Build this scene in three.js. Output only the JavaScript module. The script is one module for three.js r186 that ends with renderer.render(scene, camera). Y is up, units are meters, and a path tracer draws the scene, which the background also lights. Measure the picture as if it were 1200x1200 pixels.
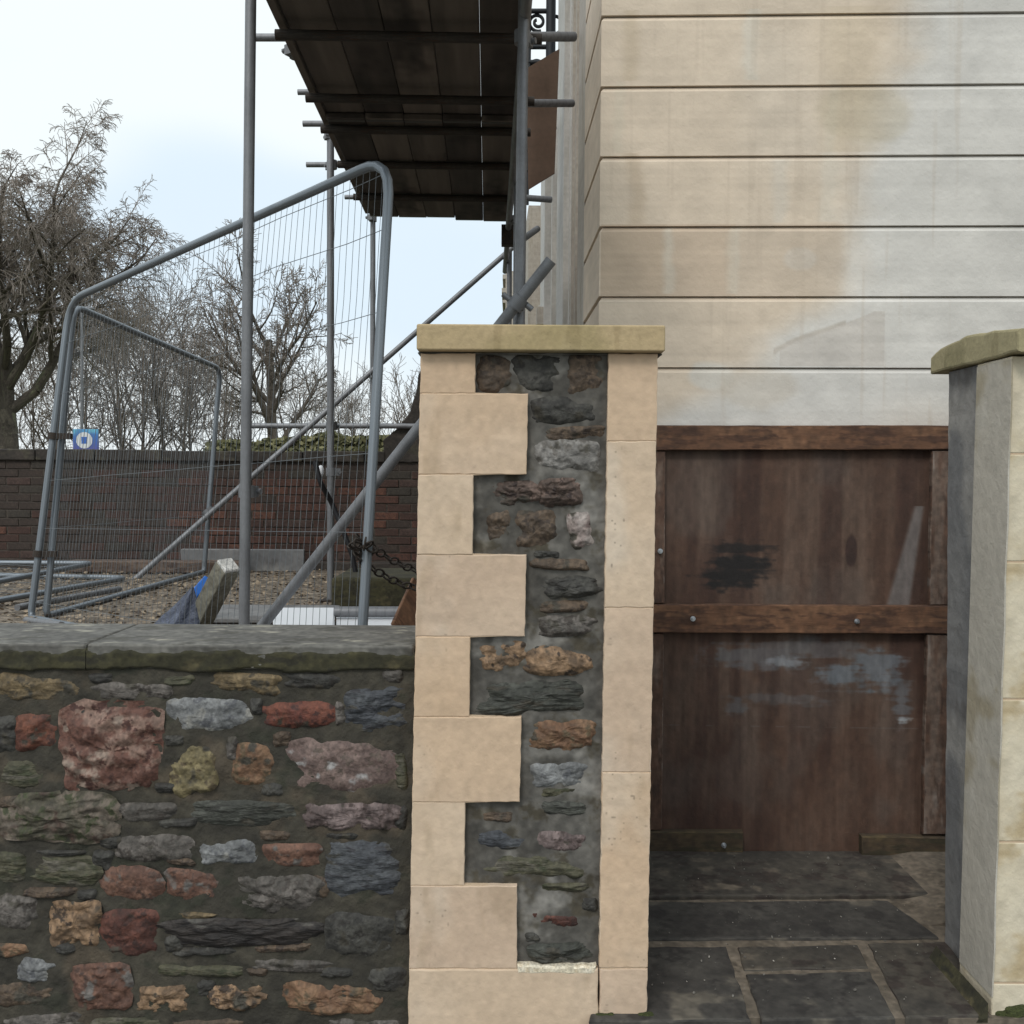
import * as THREE from 'three';
import { mergeGeometries, toCreasedNormals } from 'three/addons/utils/BufferGeometryUtils.js';
import { RoundedBoxGeometry } from 'three/addons/geometries/RoundedBoxGeometry.js';

// ---------------------------------------------------------------- camera, sky, sun, exposure
const scene = new THREE.Scene();
const EYE = 1.6, FPX = 1150;
const camera = new THREE.PerspectiveCamera(2 * Math.atan(600 / FPX) * 180 / Math.PI, 1, 0.05, 600);
camera.position.set(0, EYE, 0);
camera.rotation.order = 'YXZ';
camera.rotation.x = -1.99 * Math.PI / 180;
camera.rotation.z = 0.35 * Math.PI / 180;
camera.updateMatrixWorld(true);

const renderer = new THREE.WebGLRenderer({ antialias: true });
renderer.setSize(1024, 1024);
renderer.toneMapping = THREE.LinearToneMapping;
renderer.toneMappingExposure = 1.0;
renderer.shadowMap.enabled = true;

// seeded noise
function rng(seed) { let a = seed >>> 0; return () => { a = (a + 0x6D2B79F5) | 0; let t = Math.imul(a ^ (a >>> 15), 1 | a); t = (t + Math.imul(t ^ (t >>> 7), 61 | t)) ^ t; return ((t ^ (t >>> 14)) >>> 0) / 4294967296; }; }
const R = rng(20240);
const PERM = new Uint16Array(512), VAL = new Float32Array(256);
{ const r = rng(7); const p = [...Array(256).keys()]; for (let i = 255; i > 0; i--) { const j = (r() * (i + 1)) | 0; [p[i], p[j]] = [p[j], p[i]]; } for (let i = 0; i < 512; i++) PERM[i] = p[i & 255]; for (let i = 0; i < 256; i++) VAL[i] = r() * 2 - 1; }
const sm = (t) => t * t * (3 - 2 * t);
function vn(x, y, px = 256, py = px, s = 0) {            // value noise, periodic
  const xi = Math.floor(x), yi = Math.floor(y), fx = sm(x - xi), fy = sm(y - yi);
  const m = (a, n) => ((a % n) + n) % n;
  const x0 = m(xi, px), x1 = m(xi + 1, px), y0 = m(yi, py), y1 = m(yi + 1, py);
  const h = (a, b) => VAL[PERM[(PERM[(a + s * 17) & 255] + b) & 255]];
  const a = h(x0, y0) + (h(x1, y0) - h(x0, y0)) * fx, b = h(x0, y1) + (h(x1, y1) - h(x0, y1)) * fx;
  return a + (b - a) * fy;
}
function fbm(x, y, oct = 4, px = 256, py = px, s = 0, g = 0.5) {
  let v = 0, a = 1, n = 0, f = 1;
  for (let i = 0; i < oct; i++) { v += a * vn(x * f, y * f, px * f, py * f, s + i); n += a; a *= g; f *= 2; }
  return v / n;
}
const clamp = (x, a = 0, b = 1) => Math.min(b, Math.max(a, x));
const sstep = (a, b, x) => sm(clamp((x - a) / (b - a)));
const mix3 = (a, b, t) => [a[0] + (b[0] - a[0]) * t, a[1] + (b[1] - a[1]) * t, a[2] + (b[2] - a[2]) * t];

// overcast sky, computed: even white cloud with faint blue thin spots
{
  const W = 512, H = 256, d = new Float32Array(W * H * 4);
  for (let j = 0; j < H; j++) for (let i = 0; i < W; i++) {
    const el = (j + 0.5) / H * Math.PI - Math.PI / 2, u = i / W;
    const c = fbm(u * 10, el * 5.5 + 3, 5, 10, 64, 3) ;
    const thin = sstep(-0.05, 0.4, c);
    let col = mix3([0.94, 1.01, 1.03], [0.74, 0.88, 1.0], thin * 0.85);
    const up = 1 + 0.5 * sstep(0.35, 1.4, el);
    if (el < 0) col = [0.5, 0.5, 0.5];
    const k = (j * W + i) * 4;
    d[k] = col[0] * up; d[k + 1] = col[1] * up; d[k + 2] = col[2] * up; d[k + 3] = 1;
  }
  const t = new THREE.DataTexture(d, W, H, THREE.RGBAFormat, THREE.FloatType);
  t.mapping = THREE.EquirectangularReflectionMapping; t.magFilter = THREE.LinearFilter; t.minFilter = THREE.LinearFilter; t.wrapS = THREE.RepeatWrapping; t.needsUpdate = true;
  scene.background = t; scene.environment = t;
}
const sun = new THREE.DirectionalLight(new THREE.Color(1, 0.965, 0.91), 1.5);
sun.position.set(-8, 21, 12); sun.target.position.set(0, 1, -5);
sun.castShadow = true; sun.shadow.radius = 30; sun.shadow.mapSize.set(2048, 2048);
Object.assign(sun.shadow.camera, { left: -14, right: 14, top: 14, bottom: -14, near: 1, far: 60 });
scene.add(sun, sun.target);

// ---------------------------------------------------------------- helpers: rays, textures, geometry
const V = (x, y, z) => new THREE.Vector3(x, y, z);
function ray(px, py) { return V((px - 600) / FPX, (600 - py) / FPX, -1).applyQuaternion(camera.quaternion); }
function at(px, py, depth) { const r = ray(px, py); return camera.position.clone().addScaledVector(r, -depth / r.z); }      // point at a known depth
function onLevel(px, py, y) { const r = ray(px, py); return camera.position.clone().addScaledVector(r, (y - EYE) / r.y); }
function onPlane(px, py, p, n) { const r = ray(px, py); return camera.position.clone().addScaledVector(r, p.clone().sub(camera.position).dot(n) / r.dot(n)); }

function tex(w, h, fn, sx = 1, sy = 1, srgb = true) {
  const d = new Uint8Array(w * h * 4);
  for (let j = 0; j < h; j++) for (let i = 0; i < w; i++) {
    const c = fn((i + 0.5) / w, (j + 0.5) / h), k = (j * w + i) * 4;
    if (typeof c === 'number') d[k] = d[k + 1] = d[k + 2] = clamp(c, 0, 1) * 255; else { d[k] = clamp(c[0], 0, 255); d[k + 1] = clamp(c[1], 0, 255); d[k + 2] = clamp(c[2], 0, 255); }
    d[k + 3] = 255;
  }
  const t = new THREE.DataTexture(d, w, h);
  t.wrapS = t.wrapT = THREE.RepeatWrapping; t.magFilter = THREE.LinearFilter; t.minFilter = THREE.LinearMipmapLinearFilter; t.generateMipmaps = true;
  if (srgb) t.colorSpace = THREE.SRGBColorSpace;
  t.repeat.set(1 / sx, 1 / sy); t.needsUpdate = true;
  return t;
}
const fbmP = (u, v, f, o, s, fy = f, g = 0.5) => fbm(u * f, v * fy, o, f, fy, s, g);
// grain textures in a palette: colours a, b, c mixed by layered noise
function palette(cols, seed, f = 5, fy = f, size = 256, span = 0.5, contrast = 1, grain = 0.2) {
  return tex(size, size, (u, v) => {
    const n = fbmP(u, v, f, 6, seed, fy, 0.62) * contrast, m = fbmP(u, v, f * 2, 5, seed + 9, fy * 2, 0.6), k = fbmP(u, v, 40, 2, seed + 4);
    let c = mix3(cols[0], cols[1], sstep(-0.28, 0.3, n));
    if (cols[2]) c = mix3(c, cols[2], sstep(0.12, 0.42, m));
    if (cols[3]) c = mix3(c, cols[3], sstep(0.2, 0.5, fbmP(u, v, f + 1, 5, seed + 21, fy + 1)));
    const b = 1 + grain * k + 0.6 * grain * m;
    return [c[0] * b, c[1] * b, c[2] * b];
  }, span, span);
}
// dressed stone: nearly even, faint broad patches, fine grain
function ashlar(base, alt, pale, seed, k = 1, span = 1.1) {
  return tex(256, 256, (u, v) => { const n = fbmP(u, v, 3, 4, seed, 4), m = fbmP(u, v, 4, 4, seed + 5, 3), f = fbmP(u, v, 60, 2, seed + 8), h = fbmP(u, v, 6, 3, seed + 2, 50);
    let c = mix3(base, alt, k * sstep(-0.3, 0.4, n)); c = mix3(c, pale, 0.5 * k * sstep(0.15, 0.5, m)); const pit = sstep(0.78, 0.9, fbmP(u, v, 120, 1, seed + 13)) * sstep(0.1, 0.4, m), st = sstep(0.25, 0.55, fbmP(u, v, 14, 4, seed + 17, 3)); c = mix3(c, [c[0] * 0.86, c[1] * 0.85, c[2] * 0.82], 0.5 * st); const b = (1 + 0.05 * f + 0.035 * h) * (1 - 0.3 * pit); return [c[0] * b, c[1] * b, c[2] * b]; }, span, span);
}
const bumpRough = tex(512, 512, (u, v) => 0.5 + 0.5 * fbmP(u, v, 8, 6, 31, 8, 0.62), 0.5, 0.5, false);
const bumpFine = tex(512, 512, (u, v) => 0.5 + 0.35 * fbmP(u, v, 24, 5, 37, 24, 0.6) + 0.15 * fbmP(u, v, 3, 2, 5), 0.6, 0.6, false);
const bumpLayer = tex(512, 512, (u, v) => 0.5 + 0.5 * fbmP(u, v, 5, 6, 41, 22, 0.6), 0.5, 0.5, false);
function mat(o) { const { b, bs, ...r } = o; const m = new THREE.MeshStandardMaterial({ roughness: 0.92, ...r }); if (b) { m.bumpMap = b; m.bumpScale = bs ?? 0.004; } return m; }

const taken = {};
function numbered(n) { const k = taken[n] = (taken[n] ?? -1) + 1; return k ? `${n}_${String(k).padStart(3, '0')}` : n; }
function mesh(name, g, m, parent) { const o = new THREE.Mesh(g, m); o.name = name; o.castShadow = o.receiveShadow = true; if (parent) parent.add(o); return o; }
function thing(name, label, category, group) { const g = new THREE.Group(); g.name = numbered(name); g.userData = { label, category }; if (group) g.userData.group = group; scene.add(g); return g; }
function tag(o, label, category, group) { o.name = numbered(o.name); o.userData.label = label; o.userData.category = category; if (group) o.userData.group = group; scene.add(o); return o; }
function struct(name, g, m) { const o = mesh(name, g, m, scene); o.userData.kind = 'structure'; return o; }
function rebase(g, p) { for (const c of g.children) c.position.sub(p); g.position.copy(p); return g; }     // move a group's origin to the thing's base

function jag(pts, step, amp, seed) {                     // subdivide a polygon's edges and make them slightly uneven
  const o = []; const r = rng(seed);
  for (let i = 0; i < pts.length; i++) { const a = pts[i], b = pts[(i + 1) % pts.length], L = Math.hypot(b[0] - a[0], b[1] - a[1]), n = Math.max(1, Math.round(L / step)); const nx = -(b[1] - a[1]) / L, ny = (b[0] - a[0]) / L; for (let k = 0; k < n; k++) { const t = k / n, w = k ? (r() - 0.5) * 2 * amp : 0; o.push([a[0] + (b[0] - a[0]) * t + nx * w, a[1] + (b[1] - a[1]) * t + ny * w]); } }
  return o;
}
function slab(pts, thick, bevel = 0.004) {               // polygon in x,y; front face at z = 0, body behind it
  const s = new THREE.Shape(pts.map((p) => new THREE.Vector2(p[0], p[1])));
  const g = new THREE.ExtrudeGeometry(s, { depth: Math.max(0.001, thick - 2 * bevel), bevelEnabled: bevel > 0, bevelThickness: bevel, bevelSize: bevel, bevelOffset: -bevel, bevelSegments: 2 });
  g.translate(0, 0, -thick + bevel);
  return g;
}
function box(x0, x1, y0, y1, z0, z1, r = 0.004) { const g = new RoundedBoxGeometry(x1 - x0, y1 - y0, z1 - z0, 1, Math.min(r, (x1 - x0) / 2.1, (y1 - y0) / 2.1, Math.abs(z1 - z0) / 2.1)); g.translate((x0 + x1) / 2, (y0 + y1) / 2, (z0 + z1) / 2); return metreUV(g); }
function metreUV(g) { g = g.index ? g.toNonIndexed() : g; const p = g.attributes.position, uv = new Float32Array(p.count * 2), a = V(), b = V(), c = V(); for (let i = 0; i < p.count; i += 3) { a.fromBufferAttribute(p, i); b.fromBufferAttribute(p, i + 1); c.fromBufferAttribute(p, i + 2); const n = b.clone().sub(a).cross(c.clone().sub(a)); const ax = Math.abs(n.x), ay = Math.abs(n.y), az = Math.abs(n.z); [a, b, c].forEach((q, k) => { const t = az >= ax && az >= ay ? [q.x, q.y] : ax >= ay ? [q.z, q.y] : [q.x, q.z]; uv[(i + k) * 2] = t[0]; uv[(i + k) * 2 + 1] = t[1]; }); } g.setAttribute('uv', new THREE.BufferAttribute(uv, 2)); return g; }
function rod(a, b, r, seg = 12, r2 = r) { const d = b.clone().sub(a), L = d.length(); const g = new THREE.CylinderGeometry(r2, r, L, seg, 1); g.rotateX(0); const q = new THREE.Quaternion().setFromUnitVectors(V(0, 1, 0), d.normalize()); g.applyQuaternion(q); g.translate((a.x + b.x) / 2, (a.y + b.y) / 2, (a.z + b.z) / 2); return g; }
function pipe(points, r, seg = 10, n = 60) { return new THREE.TubeGeometry(new THREE.CatmullRomCurve3(points, false, 'catmullrom', 0.3), n, r, seg, false); }

// ---------------------------------------------------------------- materials
const M = {};
M.pier = [[[196, 171, 145], [190, 164, 137], [204, 189, 171]], [[194, 169, 143], [199, 176, 152], [206, 191, 173]], [[195, 173, 149], [200, 179, 156], [207, 194, 178]], [[194, 172, 150], [188, 165, 143], [203, 190, 174]]].map((c, k) => mat({ map: ashlar(...c, 50 + k * 3), b: bumpFine, bs: 0.003 }));
M.pierJoint = mat({ color: 0xbea78d });
M.cap = mat({ map: ashlar([172, 152, 118], [156, 140, 104], [180, 164, 136], 61, 1, 0.6), b: bumpFine, bs: 0.004 });
M.capMossy = mat({ map: ashlar([152, 143, 112], [136, 128, 96], [120, 114, 84], 63, 1, 0.5), b: bumpRough, bs: 0.005 });
M.pierPale = mat({ map: palette([[164, 159, 149], [174, 168, 157], [150, 141, 122], [180, 176, 167]], 66, 2, 2, 256, 1.2, 0.8, 0.05), b: bumpFine, bs: 0.004 });
M.pierYellow = mat({ map: palette([[194, 182, 158], [202, 192, 171], [172, 155, 124], [208, 201, 186]], 68, 2, 3, 256, 1.1, 0.8, 0.06), b: bumpFine, bs: 0.004 });
M.cement = mat({ map: palette([[108, 108, 109], [122, 121, 120], [94, 92, 91], [136, 134, 131]], 70, 3, 2, 256, 1.1, 0.7, 0.08), b: bumpFine, bs: 0.004 });
M.mortar = mat({ map: palette([[52, 49, 42], [64, 60, 51], [45, 45, 36], [74, 66, 55]], 72, 5, 7, 512, 1.1), b: bumpFine, bs: 0.010 });
M.mortarGrey = mat({ map: palette([[74, 71, 66], [92, 89, 84], [64, 59, 49], [112, 109, 104]], 74, 5, 6, 512, 0.8), b: bumpRough, bs: 0.005 });
M.slate = mat({ map: palette([[84, 82, 78], [99, 97, 92], [69, 67, 61], [140, 136, 124]], 76, 4, 10, 256, 0.6), b: bumpLayer, bs: 0.004, roughness: 0.8 });
M.moss = mat({ map: palette([[50, 48, 34], [62, 59, 40], [42, 40, 31], [76, 70, 50]], 78, 5, 10, 256, 0.6), b: bumpRough, bs: 0.008, roughness: 1 });
M.mossBright = mat({ map: palette([[58, 64, 32], [74, 80, 42], [42, 46, 25]], 79, 8, 8, 128, 0.2), b: bumpRough, bs: 0.008, roughness: 1 });
const KIND = {                                            // rubble stone palettes
  tan: [[118, 98, 66], [146, 122, 84], [84, 72, 54]], tanrough: [[120, 92, 66], [170, 132, 96], [70, 54, 42]], greyv: [[92, 86, 80], [118, 110, 104], [70, 62, 56]],
  red: [[112, 60, 44], [136, 76, 54], [80, 50, 42]], redbrick: [[120, 58, 44], [138, 72, 52], [78, 42, 36]], redbrown: [[118, 78, 62], [140, 96, 76], [92, 66, 56], [124, 118, 114]],
  darkred: [[88, 46, 36], [116, 64, 50], [66, 38, 32]], conglo: [[122, 76, 62], [160, 124, 108], [84, 48, 40], [172, 148, 132]], bluegrey: [[120, 122, 124], [146, 148, 150], [96, 98, 104], [160, 158, 152]],
  yellow: [[122, 108, 70], [148, 132, 88], [98, 82, 56]], orange: [[132, 92, 64], [152, 112, 80], [108, 88, 62]], pink: [[118, 94, 88], [142, 116, 108], [100, 84, 74], [176, 172, 172]],
  purple: [[104, 86, 84], [140, 120, 118], [74, 58, 54]], mossy: [[78, 76, 54], [96, 92, 68], [62, 66, 40], [108, 102, 88]], mosscong: [[88, 82, 64], [122, 108, 94], [66, 72, 40], [90, 68, 56]],
  dark: [[62, 60, 56], [80, 78, 72], [50, 46, 42]], black: [[42, 36, 34], [58, 50, 46], [34, 28, 28], [92, 88, 82]], slateblue: [[72, 76, 84], [88, 92, 98], [60, 60, 66]], brown: [[92, 74, 58], [116, 94, 74], [70, 56, 46]],
  pale: [[138, 134, 130], [168, 164, 160], [110, 104, 98]], palepink: [[170, 152, 146], [192, 178, 172], [130, 110, 106]], greenlayer: [[66, 68, 60], [88, 90, 82], [52, 52, 46]], congdark: [[96, 76, 66], [136, 110, 98], [58, 42, 38]],
};
let ks = 100;
for (const k in KIND) { KIND[k] = KIND[k].map((c) => { const l = c[0] * 0.3 + c[1] * 0.55 + c[2] * 0.15; return mix3(c, [l, l * 0.97, l * 0.92], 0.2).map((v) => v * 0.8); }); if (!KIND[k][3]) KIND[k][3] = [58, 54, 46]; const layered = ['greenlayer', 'black', 'slateblue', 'mossy'].includes(k); KIND[k] = mat({ map: palette(KIND[k], ks += 3, layered ? 4 : 7, layered ? 14 : 8, 256, 0.32, 1.5), b: layered ? bumpLayer : bumpRough, bs: 0.013, roughness: 0.78 }); }
const tubeTex = (...a) => { const t = ashlar(...a); t.repeat.set(1, 9); return t; };
M.galv = mat({ map: tubeTex([112, 113, 116], [124, 125, 128], [100, 96, 94], 190), metalness: 0.45, roughness: 0.55 });
M.galvDark = M.galv;
M.fence = mat({ map: tubeTex([120, 127, 134], [132, 139, 146], [108, 112, 116], 194), metalness: 0.5, roughness: 0.48 });
M.wire = mat({ color: 0x6f7478, metalness: 0.3, roughness: 0.6 });
M.iron = mat({ color: 0x1d2126, metalness: 0.2, roughness: 0.6 });
M.steelRustShade = mat({ map: palette([[52, 47, 43], [66, 60, 55], [60, 44, 34]], 195, 5, 5, 128, 0.3), metalness: 0.3, roughness: 0.8 });  // rusty steel; its dark tone also paints shade on the under-deck transoms
M.board = [0, 1, 2].map((k) => mat({ map: tex(256, 512, (u, v) => { const n = fbmP(u, v, 14, 5, 200 + k, 3), s = sstep(0.1, 0.5, fbmP(u, v, 3, 4, 204 + k, 5)), b = 1 + 0.3 * n; const c = mix3([[84, 76, 69], [66, 59, 54], [96, 87, 79]][k], [36, 30, 27], s * 0.8); return [c[0] * b, c[1] * b, c[2] * b]; }, 0.9, 2.2), b: bumpFine, bs: 0.002 }));
M.hoop = mat({ color: 0x6b6a66, metalness: 0.6, roughness: 0.5 });
M.timber = [[[94, 66, 48], [110, 80, 59], [70, 48, 36]], [[86, 70, 60], [106, 90, 78], [66, 52, 44]], [[66, 54, 40], [80, 68, 46], [52, 46, 32]]].map((c, k) => mat({ map: palette(c, 210 + k, 3, 16, 256, 0.8), b: bumpLayer, bs: 0.0025, roughness: 0.85 }));
M.timberV = mat({ map: palette([[84, 62, 50], [104, 88, 78], [62, 46, 38], [116, 104, 96]], 216, 14, 3, 256, 0.8), b: bumpFine, bs: 0.003, roughness: 0.85 });
M.bolt = mat({ color: 0xb9bcc0, metalness: 0.9, roughness: 0.35 });
M.flag = [0, 1].map((k) => mat({ map: palette([[[52, 49, 46], [64, 61, 57], [42, 39, 37], [92, 86, 77]], [[58, 54, 49], [70, 65, 58], [50, 43, 39], [98, 89, 78]]][k], 220 + k, 5, 6, 256, 0.8, 1.1), b: bumpRough, bs: 0.004, roughness: 0.8 }));
M.joint = mat({ map: palette([[92, 83, 72], [108, 98, 86], [76, 68, 58]], 224, 5, 5, 128, 0.6), b: bumpRough, bs: 0.004 });
M.pave = mat({ map: palette([[96, 96, 94], [116, 115, 112], [84, 82, 78]], 226, 4, 4, 256, 1.4), b: bumpFine, bs: 0.003 });
M.brick = [[[66, 46, 40], [78, 54, 46], [52, 38, 34]], [[78, 50, 42], [90, 58, 48], [60, 42, 36]], [[56, 47, 42], [66, 56, 50], [46, 40, 36]], [[50, 46, 41], [60, 56, 50], [42, 39, 34]], [[90, 56, 46], [102, 66, 52], [70, 46, 40]], [[70, 52, 47], [78, 62, 56], [58, 44, 40]]].map((c, k) => mat({ map: palette(c.map((q) => mix3(q, [56, 47, 42], 0.25)), 230 + k * 2, 5, 5, 128, 0.3), b: bumpRough, bs: 0.004 }));
M.brickJoint = mat({ map: palette([[60, 53, 47], [72, 65, 58], [50, 45, 40]], 244, 5, 5, 128, 0.5) });
M.soot = mat({ map: palette([[52, 47, 43], [62, 56, 51], [46, 42, 38], [66, 62, 52]], 246, 4, 6, 128, 0.6), b: bumpRough, bs: 0.006 });
M.gravel = mat({ map: palette([[98, 88, 76], [118, 106, 92], [78, 70, 60], [134, 122, 108]], 248, 12, 12, 512, 1.2, 1.2), b: bumpRough, bs: 0.02 });
M.grass = mat({ map: palette([[74, 80, 48], [92, 96, 60], [66, 64, 44]], 250, 8, 8, 128, 6) });
M.concrete = mat({ map: palette([[104, 101, 90], [120, 117, 105], [88, 84, 73]], 252, 5, 5, 128, 0.5), b: bumpRough, bs: 0.003 });
M.concretePale = mat({ map: palette([[186, 184, 180], [204, 202, 198], [170, 166, 160]], 253, 6, 6, 128, 0.2), b: bumpRough, bs: 0.003 });
M.white = mat({ color: 0xd6d8dc, roughness: 0.7 });
M.bark = mat({ map: palette([[88, 80, 72], [104, 96, 88], [72, 66, 60]], 256, 5, 3, 128, 0.6), b: bumpRough, bs: 0.02 });
M.barkBig = mat({ map: palette([[78, 71, 64], [96, 89, 79], [64, 58, 52], [102, 102, 82]], 258, 5, 3, 128, 0.9), b: bumpRough, bs: 0.02 });
M.twig = mat({ color: new THREE.Color().setRGB(0.25, 0.215, 0.19) });  // twig tone lightened to stand in for haze over the distant trees
M.twigGrey = mat({ color: new THREE.Color().setRGB(0.27, 0.23, 0.2) });
M.blue = mat({ color: 0x1e5fb0, roughness: 0.5 });
M.tarp = mat({ map: palette([[70, 76, 92], [88, 94, 110], [58, 62, 76]], 262, 5, 5, 128, 0.4), b: bumpRough, bs: 0.01, roughness: 0.7 });
M.black = mat({ color: 0x16161a, roughness: 0.6 });

// ---------------------------------------------------------------- ground
{
  const g = new THREE.PlaneGeometry(600, 600, 1, 1); g.rotateX(-Math.PI / 2); g.translate(0, -0.16, 0);
  const uv = g.attributes.uv; for (let i = 0; i < uv.count; i++) uv.setXY(i, uv.getX(i) * 600, uv.getY(i) * 600);
  struct('ground', g, M.grass);
  struct('pavement', box(-9, 9, -0.155, -0.10, -2.87, 3.2), M.pave);
  struct('yard_ground', box(-14, 0.2, -0.155, 0.75, -9.15, -3.36, 0.002), M.gravel);
  struct('far_lawn', box(-90, 0.2, -0.155, 0.95, -140, -9.35, 0.002), M.grass);
  struct('road', box(-60, 60, -0.157, -0.15, 3.25, 10.5, 0.001), mat({ map: palette([[62, 62, 62], [78, 78, 77], [52, 52, 52]], 270, 8, 8, 128, 2), b: bumpFine }));
}

// ---------------------------------------------------------------- rubble stones
function rubble(px, py, w, h, kind, D, parent, o = {}) {      // one irregular stone set in the mortar; size given in photo pixels at the wall's distance
  const s = D / FPX, c = at(px, py, D), r = rng(Math.round(px * 31 + py * 17 + w)), na = 54, nr = 13;
  const hw = w * s / 2, hh = h * s / 2, sd = Math.round(r() * 60), tilt = (r() - 0.5) * 0.012, tiltY = (r() - 0.35) * 0.014, rot = o.rot ?? (r() - 0.5) * 0.14, H = (o.H ? o.H * 0.55 : 0.0045 + r() * 0.005) + (o.rough ? o.rough * 0.28 : 0), rough = (o.rough ?? 0.007) * 0.62, pw = 3 + r() * 3;
  const nc = 6 + (r() * 4 | 0), kn = []; for (let i = 0; i < nc; i++) kn.push([(i + (r() - 0.5) * 0.7) / nc, 0.84 + r() * 0.26]);
  const rad = (t) => { let i = kn.findIndex((q) => q[0] > t); if (i < 0) i = nc; const b = i < nc ? kn[i] : [kn[0][0] + 1, kn[0][1]], a = i > 0 ? kn[i - 1] : [kn[nc - 1][0] - 1, kn[nc - 1][1]]; return a[1] + (b[1] - a[1]) * (t - a[0]) / (b[0] - a[0]); };
  const pos = [], uv = [], idx = [], ou = r() * 4, ov = r() * 4, cr = Math.cos(rot), sr = Math.sin(rot), st = 1 + r() * 1.4;
  const put = (x, y, rho) => {
    const X = c.x + x * cr - y * sr, Y = c.y + x * sr + y * cr;
    const n = 1.35 * fbm((X + 9) * 26, (Y + 3) * 28 * st, 5, 256, 256, sd, 0.62), big = 1 - 2.4 * Math.abs(fbm((X + 4) * 9 + Y * 4, (Y + 8) * 11 * st, 2, 256, 256, sd + 3));
    const edge = fbm((X + 2) * 42, (Y + 6) * 42, 2, 256, 256, sd + 11);
    const dome = H * (1 - 0.25 * rho * rho) - 0.016 * Math.pow(rho, 4) + 0.008 * edge * rho;
    pos.push(X, Y, -D + dome + rough * n * 1.15 + (0.35 * rough + 0.003) * big + tilt * x / hw + tiltY * y / hh); uv.push(X + ou, Y + ov);
  };
  put(0, 0, 0);
  for (let k = 1; k <= nr; k++) for (let i = 0; i < na; i++) {
    const a = i / na * Math.PI * 2, ca = Math.cos(a), sa = Math.sin(a);
    const se = Math.pow(Math.pow(Math.abs(ca), pw) + Math.pow(Math.abs(sa), pw), -1 / pw);
    const e = se * rad(i / na) * (1 + 0.045 * fbm(ca * 5 + 40, sa * 6 + 40, 3, 256, 256, sd + 8)) * 1.17;
    const rho = Math.pow(k / nr, 0.8);
    put(ca * hw * e * rho, sa * hh * e * rho, rho);
  }
  for (let i = 0; i < na; i++) idx.push(0, 1 + i, 1 + (i + 1) % na);
  for (let k = 0; k < nr - 1; k++) for (let i = 0; i < na; i++) { const a = 1 + k * na + i, b = 1 + k * na + (i + 1) % na; idx.push(a, a + na, b, b, a + na, b + na); }
  const g = new THREE.BufferGeometry(); g.setAttribute('position', new THREE.Float32BufferAttribute(pos, 3)); g.setAttribute('uv', new THREE.Float32BufferAttribute(uv, 2)); g.setIndex(idx); g.computeVertexNormals();
  return mesh('stone', g, KIND[kind], parent);
}
function mortarSheet(x0, x1, y0, y1, z, cell, amp, seed, sink) {          // uneven mortar face
  const nx = Math.ceil((x1 - x0) / cell), ny = Math.ceil((y1 - y0) / cell), pos = [], uv = [], idx = [];
  for (let j = 0; j <= ny; j++) for (let i = 0; i <= nx; i++) { const x = x0 + (x1 - x0) * i / nx, y = y0 + (y1 - y0) * j / ny; pos.push(x, y, z + amp * (fbm((x + 9) * 8, (y + 5) * 11, 5, 256, 256, seed, 0.52) * 1.3) - (sink ? sink(x, y) : 0)); uv.push(x, y); }
  for (let j = 0; j < ny; j++) for (let i = 0; i < nx; i++) { const a = j * (nx + 1) + i; idx.push(a, a + 1, a + nx + 2, a, a + nx + 2, a + nx + 1); }
  const g = new THREE.BufferGeometry(); g.setAttribute('position', new THREE.Float32BufferAttribute(pos, 3)); g.setAttribute('uv', new THREE.Float32BufferAttribute(uv, 2)); g.setIndex(idx); g.computeVertexNormals(); return g;
}

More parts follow.
